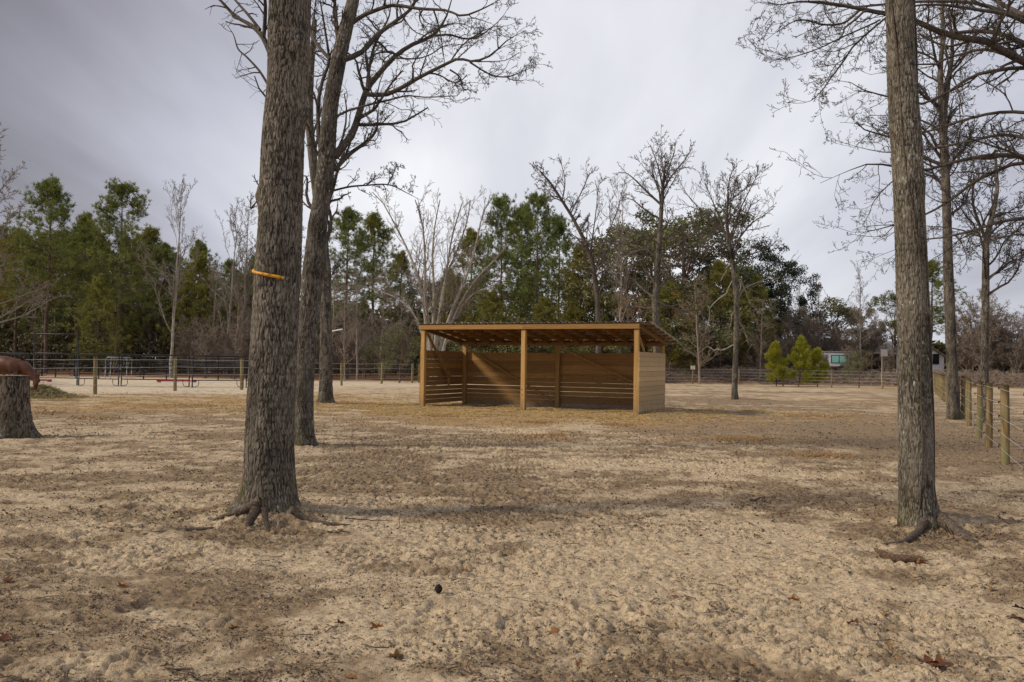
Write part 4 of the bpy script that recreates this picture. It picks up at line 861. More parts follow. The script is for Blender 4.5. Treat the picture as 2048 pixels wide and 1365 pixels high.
bT, _ = bare_proto('bare_shrub', 5.2, .05, .08, 2.0, 38, .12, [(8, .1, 1, .5, 40, 5, .22, .10), (7, .15, 1, .5, 40, 4, .25, .08), (3, .2, 1, .5, 40, 3, .2, .05)], M_BRUSH, M_BRUSH, .010, 11, .6, stems=6, cat='shrub')
eA = broad_proto(12, 4.6, M_OAKLF); eB = broad_proto(13, 5.2, M_DARKLF, nc=85, per=130); eC = broad_proto(7, 3.6, M_OAKLF, nc=50, cb=.12)
sA = broad_proto(5.2, 2.6, M_SHRUB, nc=60, per=70, cs=.6, ls=.07, cb=.05, name='evergreen_shrub'); sA['category'] = 'shrub'
PROTO = dict(pA=pA, pB=pB, pC=pC, pD=pD, pY=pY, bA=bA, bB=bB, bC=bC, bT=bT, eA=eA, eB=eB, eC=eC, sA=sA)
PH = dict(pA=18, pB=18.5, pC=17, pD=14, pY=3.5, bA=15, bB=13, bC=11, bT=5.2, eA=12, eB=13, eC=7, sA=5.2)
USED = set()
def plant(key, px, Y, top, label, group=None, wide=1.0):
    """one tree at distance Y under picture column px, as tall as the row it reaches"""
    x = X_at(px, Y); z = float(gz(x, Y)); h = AT(px, top, Y)[2]-z; s = h/PH[key]*(.93 if key[0] == 'b' else 1); rz = rng.random()*6.28
    if key in USED: o = dup(PROTO[key], (x, Y, z), rz, (s*wide, s*wide, s), label, group)
    else:
        o = PROTO[key]; USED.add(key); o.location = (x, Y, z); o.rotation_euler = (0, 0, rz); o.scale = (s*wide, s*wide, s); o['label'] = label
        if group: o['group'] = group
    if not group and 'group' in o: del o['group']
    return o
for k in PROTO: 
    if '_tips' in PROTO[k]: del PROTO[k]['_tips']
# left wood
plant('pA', 92, 78, 372, 'tall pine at the far left with candle-like tufts at its top', wide=1.0)
plant('pB', 232, 78, 382, 'tall broad pine right of the candle-topped pine in the left wood')
plant('pC', 30, 84, 470, 'shorter pine close to the left edge, beyond the grazing horse')
plant('pC', 165, 90, 440, 'pine crown filling the gap between the two tallest pines of the left wood')
plant('pD', 195, 72, 560, 'low olive pine between the two tallest pines, thin crooked trunk')
plant('pC', 395, 96, 492, 'russet-tinged pine behind the pale bare tree left of the big oak')
plant('bA', 344, 62, 372, 'pale slim bare tree with upswept branches, standing left of the big oak behind the pens')
plant('bB', -12, 40, 262, 'grey bare tree at the left edge, cut off by the frame', wide=1.35)
for i, (px, Y, top, key, la) in enumerate(((455, 74, 425, 'bA', 'bare grey tree second from the big oak, crown touching the clouds'), (485, 82, 405, 'bB', 'bare tree whose top shows right at the edge of the big oak trunk'),
        (420, 70, 520, 'bC', 'low brown bare tree over the middle pen panels'), (470, 66, 560, 'bC', 'twiggy brown bare tree just left of the big oak'), (505, 90, 470, 'bB', 'bare tree half hidden behind the big oak trunk'))):
    plant(key, px, Y, top, la)
for i in range(26):
    plant(['pA', 'pB', 'pC', 'pD'][i % 4], -40+i*23+rng.normal(0, 8), 88+rng.random()*34, 492+rng.normal(0, 20)+(38 if i > 16 else 0), 'dark pine deep inside the left wood behind the front row', 'pines deep in the left wood')
for i in range(22):
    plant(['pC', 'eA', 'pD', 'bC'][i % 4], 640+i*42+rng.normal(0, 12), 94+rng.random()*12, 600+rng.normal(0, 14)-(40 if 4 < i < 14 else 0), 'tree filling the far row behind the shelter', 'trees of the far row behind the shelter')
for i in range(7):
    plant(['pD', 'bC', 'eC'][i % 3], -20+i*82+rng.normal(0, 10), 84+rng.random()*14, 585+rng.normal(0, 25), 'low tree filling the dark foot of the left wood', 'low trees at the foot of the left wood')
# middle
plant('pA', 690, 86, 428, 'pine just right of the leaning oak, feathery pointed top')
plant('pC', 745, 92, 440, 'pine with an open rounded top between the leaning oak and the many-stemmed tree')
plant('pC', 800, 100, 515, 'small dark pine showing left of the many-stemmed tree')
plant('bB', 715, 64, 520, 'bare tree with a dark trunk left of the shelter'); plant('bC', 760, 70, 520, 'brown twiggy tree above the shrub left of the shelter')
plant('bC', 690, 60, 560, 'thin bare tree right of the trunk with the street lamp'); plant('bC', 665, 70, 500, 'slender bare tree beside the third oak trunk'); plant('bB', 800, 78, 560, 'pale bare tree between the shelter shrub and the many-stemmed tree')
plant('sA', 800, 56, 648, 'grey-green leafy shrub beside the left end of the shelter', wide=.9); plant('sA', 770, 66, 665, 'second grey-green shrub further back left of the shelter')
plant('pB', 1000, 84, 408, 'tall pine left of the two central crowns behind the shelter', wide=.8); plant('pB', 1075, 82, 402, 'tallest central pine behind the middle of the shelter', wide=.85)
plant('pC', 940, 88, 470, 'pine behind the right arms of the many-stemmed tree'); plant('pA', 1115, 90, 445, 'pine right of the tallest central pine', wide=.8); plant('pD', 1160, 80, 500, 'shorter pine left of the leaning shaggy tree')
plant('pC', 1040, 96, 425, 'dense pine between the two central crowns'); plant('pD', 905, 76, 560, 'low pine behind the left roof edge of the shelter', wide=1.1); plant('pD', 985, 72, 590, 'low spreading pine just above the shelter roof', wide=1.2); plant('pD', 1090, 74, 600, 'olive low pine above the middle of the shelter roof', wide=1.2)
plant('pD', 1150, 78, 610, 'olive low pine above the right half of the shelter roof', wide=1.2); plant('eC', 1040, 70, 640, 'low evergreen seen through the gap under the shelter roof', wide=1.3); plant('eC', 930, 70, 650, 'low evergreen behind the left wall gap of the shelter', wide=1.3); plant('eC', 1190, 70, 650, 'low evergreen behind the right bay of the shelter', wide=1.3)
# right middle
plant('eA', 1255, 78, 440, 'grey-green evergreen oak left of the leafy brown oak', wide=1.05); plant('eA', 1370, 82, 405, 'rounded evergreen oak crown between the two tall bare trees', wide=1.2); plant('eA', 1300, 90, 440, 'evergreen oak behind the tall bare oak', wide=1.1)
plant('eB', 1490, 84, 470, 'large dark evergreen behind the lone bare tree', wide=.95); plant('eB', 1560, 88, 510, 'dark glossy evergreen right of the lone bare tree', wide=.8)
plant('pD', 1440, 74, 530, 'olive pine behind the lone bare tree', wide=1.05); plant('pD', 1510, 76, 560, 'pine low behind the lone bare tree on its right', wide=1.0); plant('eC', 1390, 72, 590, 'low evergreen behind the fence box', wide=1.2); plant('pD', 1340, 72, 570, 'low pine right of the shelter', wide=1.1)
plant('bB', 1240, 68, 370, 'bare grey tree left of the tall bare oak behind the shelter', wide=.8); plant('bC', 1400, 66, 540, 'brown bare tree between shelter and lone tree', wide=1.2); plant('bC', 1520, 70, 590, 'brown bare tree right of the lone tree', wide=1.2)
plant('eC', 1665, 92, 602, 'rounded evergreen above the camper', wide=1.1); plant('bB', 1640, 84, 575, 'pale bare tree in front of the rounded evergreen'); plant('bB', 1722, 78, 530, 'bare tree with ascending forks between the camper and the right oak', wide=.9)
plant('pA', 1862, 84, 530, 'pine spreading behind the right foreground trunk', wide=1.3); plant('eA', 1790, 88, 575, 'evergreen just left of the right foreground trunk', wide=.8)
plant('eC', 1980, 96, 650, 'low evergreen at the right edge behind the fence'); plant('bB', 1600, 96, 555, 'faint bare tree right of the dark evergreens')
for i in range(26):
    px = 1500+i*23+rng.normal(0, 6)
    if 1770 < px < 1895: continue
    plant('bT' if i % 3 else 'bC', px, 77+rng.random()*11, 632+rng.normal(0, 16)-(12 if px > 1900 else 0), 'brown leafless thicket shrub behind the brush bank on the right', 'thicket shrubs behind the brush bank', 1.15)
for i in range(9):
    plant('bT', 1345+i*26, 74+rng.random()*4, 665+rng.normal(0, 10), 'brown leafless shrub in the strip right of the shelter', 'shrubs right of the shelter', 1.1)
for i in range(13):
    plant('bT', 380+i*35, 66+rng.random()*12, 640+rng.normal(0, 18), 'leafless brown shrub at the edge of the left wood', 'shrubs at the edge of the left wood', 1.0)
plant('pY', 1553, 63, 692, 'young bright pine leftmost of the three by the back fence'); plant('pY', 1597, 62, 682, 'tallest young yellow-green pine, middle of the three by the back fence', wide=.95); plant('pY', 1635, 63, 704, 'young spreading pine rightmost of the three by the back fence', wide=1.2)
plant('sA', 1718, 61.5, 700, 'small grey-leaved staked tree between camper and pole', wide=1.0)
for k in list(PROTO):
    if k not in USED:
        for c in PROTO[k].children: bpy.data.objects.remove(c)
        bpy.data.objects.remove(PROTO[k])

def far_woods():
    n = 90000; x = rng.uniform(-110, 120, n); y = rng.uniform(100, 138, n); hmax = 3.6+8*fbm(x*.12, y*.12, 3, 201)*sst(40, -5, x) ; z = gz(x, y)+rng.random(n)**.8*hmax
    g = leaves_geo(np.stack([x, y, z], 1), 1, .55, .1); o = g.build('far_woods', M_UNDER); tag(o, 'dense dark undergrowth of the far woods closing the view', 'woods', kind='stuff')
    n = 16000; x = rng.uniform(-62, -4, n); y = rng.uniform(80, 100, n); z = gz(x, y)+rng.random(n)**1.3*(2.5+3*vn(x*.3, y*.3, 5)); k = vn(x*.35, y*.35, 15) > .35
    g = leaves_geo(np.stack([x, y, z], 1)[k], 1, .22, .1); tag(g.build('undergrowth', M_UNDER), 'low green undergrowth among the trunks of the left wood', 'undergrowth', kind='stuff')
    # brush piled on the bank at the right
    n = 5200; x = rng.uniform(13, 52, n); y = 71.5+rng.normal(0, 1.3, n); z = gz(x, y)+rng.random(n)**1.5*.5
    P = np.stack([x, y, z], 1); d = unit(rng.normal(size=(n, 3))*[1, .8, .45])*rng.uniform(.3, 1.1, (n, 1)); Q = np.stack([P-d*.5, P+rng.normal(0, .08, (n, 3)), P+d*.5], 1); V, F = tube_arr(Q, np.full((n, 3), .014), 3)
    tag(link('brush_pile', np_mesh('brush_pile', V, F, None, False, [M_BRUSH])), 'tangled dead brush heaped along the bank behind the right fence', 'brush', kind='stuff')
far_woods()

for px, yy, tp_ in ((1648, 72.5, 700), (1702, 72.8, 690), (1775, 76, 690)):
    plant('bT', px, yy, tp_, 'brown leafless shrub growing on the bank in front of the camper and shed', 'shrubs in front of the camper and shed', 1.0)

# ------------------------------------------------------------ fences
def postmat(): 
    m, nt, b = new_mat('treated_post'); v = wcoord(nt); g = noise(nt, v, 22, 4, .6, (1, 1, .12)); f = noise(nt, v, 1.6, 3)
    c = ramp(nt, g, (.35, (.105, .07, .032)), (.65, (.28, .20, .10))); c = mix(nt, mth(nt, 'MULTIPLY', ramp(nt, f, (.42, g3(0)), (.62, g3(1))), .6), c, (.17, .19, .085))
    nt.links.new(c, b.inputs['Base Color']); b.inputs['Roughness'].default_value = .8; bump(nt, b, g, .5, .005); return m
M_POST = postmat()
M_WIRE = simple_mat('fence_wire', ((.3, (.42, .42, .42)), (.7, (.62, .62, .62))), 20, .4, .3)
M_INS = simple_mat('black_insulator', ((.3, (.012, .012, .012)), (.7, (.03, .03, .03))), 50, .5)
def fence(name, label, posts, wires, r=.055, wr=.0025, ins=0, extra=()):
    base = posts[0][0]; t = thing(name, label, 'fence', tuple(base))
    for i, (p, h) in enumerate(posts):
        rr = r*random.uniform(.9, 1.1); n = 9; z = np.linspace(-.3, h, n); tx, ty = rng.normal(0, .012, 2); P = np.stack([p[0]-base[0]+tx*z, p[1]-base[1]+ty*z, p[2]-base[2]+z], 1)
        g = Geo(); rad = rr*(1+rng.normal(0, .012, n)); rad[-1] *= .93; g.tube(P, rad, 14); g.build('post', M_POST, t, True)
    for k, hz in enumerate(wires):
        pts = []
        for i, (p, h) in enumerate(posts):
            d = posts[min(i+1, len(posts)-1)][0]-posts[max(i-1, 0)][0]; nrm = unit(np.array([d[1], -d[0], 0]))*(-(r+.022))
            q = p-base+nrm+[0, 0, hz*h/1.22]; pts.append(q)
            if i < ins:
                g = Geo(); a = q-nrm*.45; g.tube([a, q-nrm*.1, q+nrm*.15], [.008, .010, .008], 6); g.tube([q+[0, 0, -.02], q+[0, 0, .02]], .013, 6); g.build('insulator', M_INS, t)
            if i+1 < len(posts):
                nx = posts[i+1][0]; q2 = nx-base+nrm+[0, 0, hz*posts[i+1][1]/1.22]
                for f in (.33, .66): m = q*(1-f)+q2*f; m[2] -= .012; pts.append(m)
        g = Geo(); g.tubes(np.array(pts)[None], np.full((1, len(pts)), wr), 5); g.build('wire', M_WIRE, t)
    return t
FD = np.array([math.sin(math.radians(25.89)), math.cos(math.radians(25.89))])
def fp(s): x, y = 7.735+FD[0]*s, 12.94+FD[1]*s; return np.array([x, y, float(gz(x, y))])
ss = [-3.3, 0, 3.04, 5.52, 9.25, 11.9, 14.9, 17.9, 20.9, 24, 27, 30, 33, 36, 39, 42.2, 45.5]
fence('wire_fence', 'round-post wire fence running away along the right side of the paddock', [(fp(s), 1.22) for s in ss], (1.17, .95, .73, .50, .27), .062, .0028, 9)
cr = fp(45.5)
bk = [(fp(48.6), 1.3)] + [(G(a, b), h) for a, b, h in ((1765, 778, 1.3), (1663, 776, 1.3), (1566, 773, 1.3), (1478, 769, 1.3), (1385, 767, 1.25))] + [(np.array([x, y, float(gz(x, y))]), 1.3) for x, y in ((9.5, 66.5), (4.0, 63), (-1.5, 59.5), (-6.4, 57))]
fence('wire_fence', 'wire fence along the far side of the paddock in front of the brush bank', bk, (1.15, .93, .70, .48, .25), .06, .006)
lf = [(G(a, b), h) for a, b, h in ((763, 768, 1.42), (683, 772, 1.42), (483, 780, 1.5), (350, 782, 1.5), (190, 789, 1.5))]
lf.append((lf[-1][0]+(lf[-1][0]-lf[-2][0])*1.0, 1.5)); lf.append((lf[-1][0]+(lf[-1][0]-lf[-2][0])*1.0, 1.5)); lf.insert(0, (np.array([-6.8, 56.6, 0.]), 1.4))
fence('wire_fence', 'wire fence on posts along the left side of the paddock before the pens', lf, (1.12, .86, .58, .3), .075, .006)
def fence_box():
    p = G(1385, 767); g = Geo(); c = p+[0, -.1, 1.30]; g.box((-.17, -.06, -.14), (.17, .06, .16)); g.bar((-.19, 0, .17), (.19, 0, .17), .16, .02)
    o = g.build('fence_box', simple_mat('pale_box', ((.3, (.45, .45, .42)), (.7, (.6, .6, .57))), 3), None, bevel=.01); o.location = c; tag(o, 'small pale box mounted on a far fence post', 'box')
fence_box()

# ------------------------------------------------------------ pens of black tube panels
M_BLK = simple_mat('black_tube', ((.3, (.006, .006, .007)), (.7, (.016, .016, .018))), 4, .45, 0, .25)
def panel(p, q, H, rails=6, arch=0, label='', group=None, legs=True):
    p = np.array(p, float); q = np.array(q, float); d = q-p; L = np.linalg.norm(d[:2]); ang = math.atan2(d[1], d[0]); t = thing('pen_panel', label, 'fence panel', tuple(p), ang, group)
    r = .034; z0 = .36; g = Geo()
    c = .12; top = H if not arch else arch
    if not arch:
        g.tube([(0.03, 0, 0), (.03, 0, H-c), (.03+c*.3, 0, H-c*.3), (.03+c, 0, H), (L-.03-c, 0, H), (L-.03-c*.3, 0, H-c*.3), (L-.03, 0, H-c), (L-.03, 0, 0)], r, 8); g.build('frame', M_BLK, t, True)
    else:
        g.tube([(0.03, 0, 0), (.03, 0, arch-c), (.03+c, 0, arch), (L-.03-c, 0, arch), (L-.03, 0, arch-c), (L-.03, 0, 0)], r, 8); g.build('frame', M_BLK, t, True)
        g = Geo(); g.tube([(.10, 0, .36), (.10, 0, H-.1), (.18, 0, H), (L-.18, 0, H), (L-.10, 0, H-.1), (L-.10, 0, .36)], r, 8); g.build('gate_leaf', M_BLK, t, True)
    for k in range(rails-1):
        g = Geo(); z = z0+(H-z0)*[0, .2, .4, .57, .72, .87][k]; g.tube([(.03, 0, z), (L-.03, 0, z)], r*.8, 6); g.build('rail', M_BLK, t, True)
    for f in ((.5,) if L < 3 else (.33, .66)):
        g = Geo(); g.box((L*f-.03, -.012, z0), (L*f+.03, .012, H)); g.build('upright', M_BLK, t)
    if legs and not arch:
        for s in (0, 1):
            x = .03 if s == 0 else L-.03; e = 1 if s == 0 else -1; g = Geo(); g.tube([(x, 0, .02), (x+e*.16, 0, .02), (x+e*.27, 0, .07), (x+e*.31, 0, .17), (x+e*.31, 0, .36)], .016, 6); g.build('leg', M_BLK, t, True)
    return t
def pens():
    Yp = 42.5
    def gp(px, Y): x = X_at(px, Y); return (x, Y, float(gz(x, Y)))
    H = 1.62
    pts = [(-150, 43), (-72, 42.6), (56, 42.4)]
    la = ['black tube pen panel behind the grazing horse, cut off by the left edge', 'black tube pen panel ending beside the tall gate']
    panel(gp(-78, 42.8), gp(57, 42.6), H, label='black tube pen panel behind the grazing horse at the left edge')
    panel(gp(68, 42.6), gp(157, 42.5), H, arch=2.62, label='black pen gate with a tall overhead frame')
    panel(gp(158, 42.5), gp(240, 42.4), H, label='short black tube panel just right of the tall pen gate')
    panel(gp(243, 42.4), gp(381, 42.6), H, label='black tube panel behind the second left fence post')
    panel(gp(385, 42.6), gp(489, 43.6), H, label='black tube panel ending left of the big oak trunk')
    panel(gp(493, 43.6), gp(590, 45.5), H, label='black tube panel partly hidden behind the big oak trunk')
    a = [(-60, 58), (20, 60), (85, 61), (150, 62), (215, 62.5), (282, 63), (348, 62.5), (412, 61.5), (470, 60), (520, 57), (560, 52), (590, 47)]
    for i in range(len(a)-1): panel(gp(*a[i]), gp(*a[i+1]), 1.55, label='black tube panel on the far side of the round pen', group='panels on the far side of the pen')
    b = [(57, 42.7), (40, 46), (22, 51), (8, 57)]
    for i in range(3): panel(gp(*b[i]), gp(*b[i+1]), 1.6, label='black tube panel dividing the pens, seen end-on behind the horse', group='dividing pen panels')
    # rack of bent grey tubes
    p = gp(212, 56); t = thing('hay_rack', 'grey tubular hay rack standing inside the pen', 'hay rack', p); w = 1.45; mt = simple_mat('grey_tube', ((.3, (.16, .17, .18)), (.7, (.28, .29, .30))), 3, .4, .4)
    g = Geo(); g.tube([(0, 0, 0), (0, 0, 1.35), (.12, 0, 1.5), (w-.12, 0, 1.5), (w, 0, 1.35), (w, 0, 0)], .025, 8); g.build('frame', mt, t, True)
    g = Geo(); g.tube([(0, .7, 0), (0, .7, 1.35), (.12, .7, 1.5), (w-.12, .7, 1.5), (w, .7, 1.35), (w, .7, 0)], .025, 8); g.build('frame', mt, t, True)
    for i in range(8):
        g = Geo(); x = .12+i*(w-.24)/7; g.tube([(x, .02, 1.46), (x+.05, .3, .8), (x, .68, 1.46)], .012, 6); g.build('bar', mt, t, True)
    for y in (0, .7):
        g = Geo(); g.tube([(0, y, .7), (w, y, .7)], .02, 6); g.build('rail', mt, t, True)
    mp = simple_mat('pink_paint', ((.3, (.33, .055, .08)), (.7, (.45, .09, .12))), 3, .5)
    for px0, px1, Y, lab in ((70, 105, 47, 'faded red ground pole lying near the horse'), (315, 395, 50, 'long faded red ground pole lying inside the pen')):
        a_ = gp(px0-(30 if px0 < 100 else 0), Y); b_ = gp(px1, Y+.4); g = Geo(); a_ = np.array(a_)+[0, 0, .12]; b_ = np.array(b_)+[0, 0, .12]; g.tube([a_-a_, (b_-a_)*.5+[0, 0, -.01], b_-a_], .055, 8)
        o = g.build('ground_pole', mp, None, True); o.location = a_; tag(o, lab, 'pole')
        # the two low blocks it rests on are part of the jump pole set
        for f in (.06, .94):
            g = Geo(); g.box((-.08, -.10, -.14), (.08, .10, -.055)); c = g.build('pole_block', mp, o, bevel=.01); c.location = (b_-a_)*f
pens()

# ------------------------------------------------------------ stump, horse, hay
def stump():
    base = G(28, 874); Y = base[1]; t = thing('tree_stump', 'sawn tree stump with flared roots at the left edge in front of the horse', 'stump', tuple(base))
    H = AT(28, 752, Y)[2]-base[2]; C = [base+[0, 0, -.2], base+[0, 0, 0], base+[0.0, 0, .2], base+[-.02, 0, H*.6], base+[-.03, 0, H]]; w = FPX/Y
    R = [33/w, 32/w, 30/w, 28/w, 27.5/w]
    me = trunk_mesh('trunk', C, R, 130, 170, M_STUMP, .014, .03, [(-.15, .30, .20), (-1.45, .20, .24), (-2.4, .2, .2), (2.5, .15, .2), (1.2, .12, .2)], origin=base, knots=[(-1.0, .8, .02, .12)]); link('trunk', me, t)
    g = Geo(); a = np.arange(48)*2*PI/48; rad = 27.5/w*.985; V = [(-.03, 0, H+.012)]+[(-.03+np.cos(x)*rad*r_, np.sin(x)*rad*r_, H+.012*(1-.6*(r_ == 1))) for r_ in (.5, 1) for x in a]
    F = [(0, 1+i, 1+(i+1) % 48) for i in range(48)]; g.add(V, F); g.add(np.array(V)[1:], [(i, 48+i, 48+(i+1) % 48, (i+1) % 48) for i in range(48)])
    m, nt, b = new_mat('sawn_face'); v = ocoord(nt); wv = nt.nodes.new('ShaderNodeTexWave'); wv.wave_type = 'RINGS'; wv.rings_direction = 'Z'; wv.inputs['Scale'].default_value = 18; wv.inputs['Distortion'].default_value = 2; nt.links.new(v, wv.inputs['Vector'])
    nt.links.new(ramp(nt, wv.outputs['Color'], (0, (.14, .09, .055)), (1, (.27, .19, .12))), b.inputs['Base Color']); b.inputs['Roughness'].default_value = .9
    g.build('sawn_face', m, t)
stump()
def skin_obj(name, verts, edges, radii, mat, parent=None, sub=2, root=0):
    me = bpy.data.meshes.new(name); me.from_pydata([tuple(v) for v in verts], edges, []); me.materials.append(mat); o = link(name, me, parent)
    sk = o.modifiers.new('skin', 'SKIN'); sk.use_smooth_shade = True; sk.branch_smoothing = .6
    for i, r in enumerate(radii):
        d = me.skin_vertices[0].data[i]; d.radius = (r, r) if not isinstance(r, tuple) else r; d.use_root = (i == root)
    s = o.modifiers.new('sub', 'SUBSURF'); s.levels = sub; s.render_levels = sub; return o
def horse():
    Y = 27.0; sx = X_at(34, Y); z0 = float(gz(sx, Y)); t = thing('horse', 'chestnut horse grazing at a hay pile behind the stump', 'horse', (sx, Y, z0), math.radians(-6))
    m, nt, b = new_mat('chestnut_coat'); c = ramp(nt, noise(nt, ocoord(nt), 3, 4), (.35, (.045, .016, .008)), (.65, (.115, .042, .018))); nt.links.new(c, b.inputs['Base Color']); b.inputs['Roughness'].default_value = .42; b.inputs['Specular IOR Level'].default_value = .3
    mh = simple_mat('dark_hair', ((.3, (.05, .018, .010)), (.7, (.10, .035, .018))), 20)
    mo = simple_mat('hoof', ((.3, (.03, .025, .02)), (.7, (.06, .05, .04))), 20)
    # body: withers at x=0; the horse faces +x
    V = [(-.55, 0, 1.12), (-.95, 0, 1.15), (-1.28, 0, 1.20), (-1.50, 0, 1.12), (-.20, 0, 1.16), (.08, 0, 1.20), (.24, 0, 1.12), (.36, 0, 1.02), (.50, 0, .88), (.62, 0, .78), (.70, 0, .69), (.715, -.02, .56), (.705, -.03, .44), (.70, -.03, .36)]
    R = [(.30, .34), (.30, .34), (.27, .32), (.17, .22), (.29, .35), (.22, .32), (.17, .26), (.135, .21), (.105, .165), (.085, .13), (.075, .105), (.07, .10), (.05, .065), (.045, .055)]
    E = [(0, 1), (1, 2), (2, 3), (0, 4), (4, 5), (5, 6), (6, 7), (7, 8), (8, 9), (9, 10), (10, 11), (11, 12), (12, 13)]
    def leg(att, pts, rs):
        i = att
        for p, r in zip(pts, rs): V.append(p); R.append((r, r)); E.append((i, len(V)-1)); i = len(V)-1
    for s in (-1, 1):
        leg(5, [(.10, s*.14, .88), (.13+.04*s, s*.16, .70), (.12+.05*s, s*.16, .42), (.13+.06*s, s*.16, .14), (.16+.06*s, s*.16, .06)], [.12, .085, .05, .038, .045])
        leg(2, [(-1.22, s*.16, .92), (-1.12, s*.17, .74), (-1.38, s*.17, .50), (-1.36, s*.17, .16), (-1.31, s*.17, .06)], [.17, .115, .055, .042, .048])
    skin_obj('body', V, E, R, m, t)
    g = Geo()
    for s in (-1, 1):
        for x in (.17+.06*s, -1.30): g.tube([(x, s*.16, .075), (x+.03, s*.16, .0)], [.048, .065], 10)
    g.build('hooves', mo, t, True)
    for s in (-1, 1):
        g = Geo(); g.tube([(.70, s*.05, .76), (.735, s*.075, .82), (.75, s*.085, .89), (.755, s*.085, .94)], [.022, .036, .026, .004], 8); g.build('ear', m, t, True)
        g = Geo(); a = Vector((.755, s*.062-.01, .63)); g.tube([(a.x, a.y-.012*s, a.z), (a.x+.004, a.y+.006*s, a.z)], [.02, .012], 8); g.build('eye', mo, t, True)
    P = []
    for i in range(240):
        f = rng.random(); a = np.array([.02, 0, 1.50])*(1-f)+np.array([.68, 0, .80])*f; a = a+np.array([.02, 0, .06*math.sin(f*PI)]); s = 1
        P.append([a, a+[.02, .09+.03*rng.random(), -.02], a+[-.02+.05*rng.random(), .14+.04*rng.random(), -.14-.1*rng.random()]])
    g = Geo(); g.tubes(np.array(P), np.full((240, 3), .006), 3); g.build('mane', mh, t)
    P = []
    for i in range(160):
        o = rng.normal(0, .025, 3); P.append([np.array([-1.66, 0, 1.22])+o*.5, np.array([-1.78, 0, 1.05])+o, np.array([-1.80, 0, .75])+o*1.8, np.array([-1.76, 0, .45])+o*2.2])
    g = Geo(); g.tubes(np.array(P), np.full((160, 4), .008), 3); g.build('tail', mh, t)
horse()
def hay():
    c = G(84, 796); n = 5200; a = rng.random(n)*6.28; r = np.abs(rng.normal(0, .5, n)); x = c[0]+np.cos(a)*r*1.3; y = c[1]+np.sin(a)*r; z = gz(x, y)+rng.random(n)*.42*np.exp(-(r/.62)**2)
    P = np.stack([x, y, z], 1); d = unit(rng.normal(size=(n, 3))*[1, 1, .35])*rng.uniform(.08, .2, (n, 1)); Q = np.stack([P-d, P+rng.normal(0, .03, (n, 3)), P+d], 1); V, F = tube_arr(Q-c, np.full((n, 3), .006), 3)
    o = link('hay_pile', np_mesh('hay_pile', V, F, None, False, [simple_mat('hay', ((.3, (.17, .14, .065)), (.7, (.38, .32, .17))), 6)])); o.location = c; tag(o, 'low pile of greenish hay under the horse head', 'hay', kind='stuff')
hay()

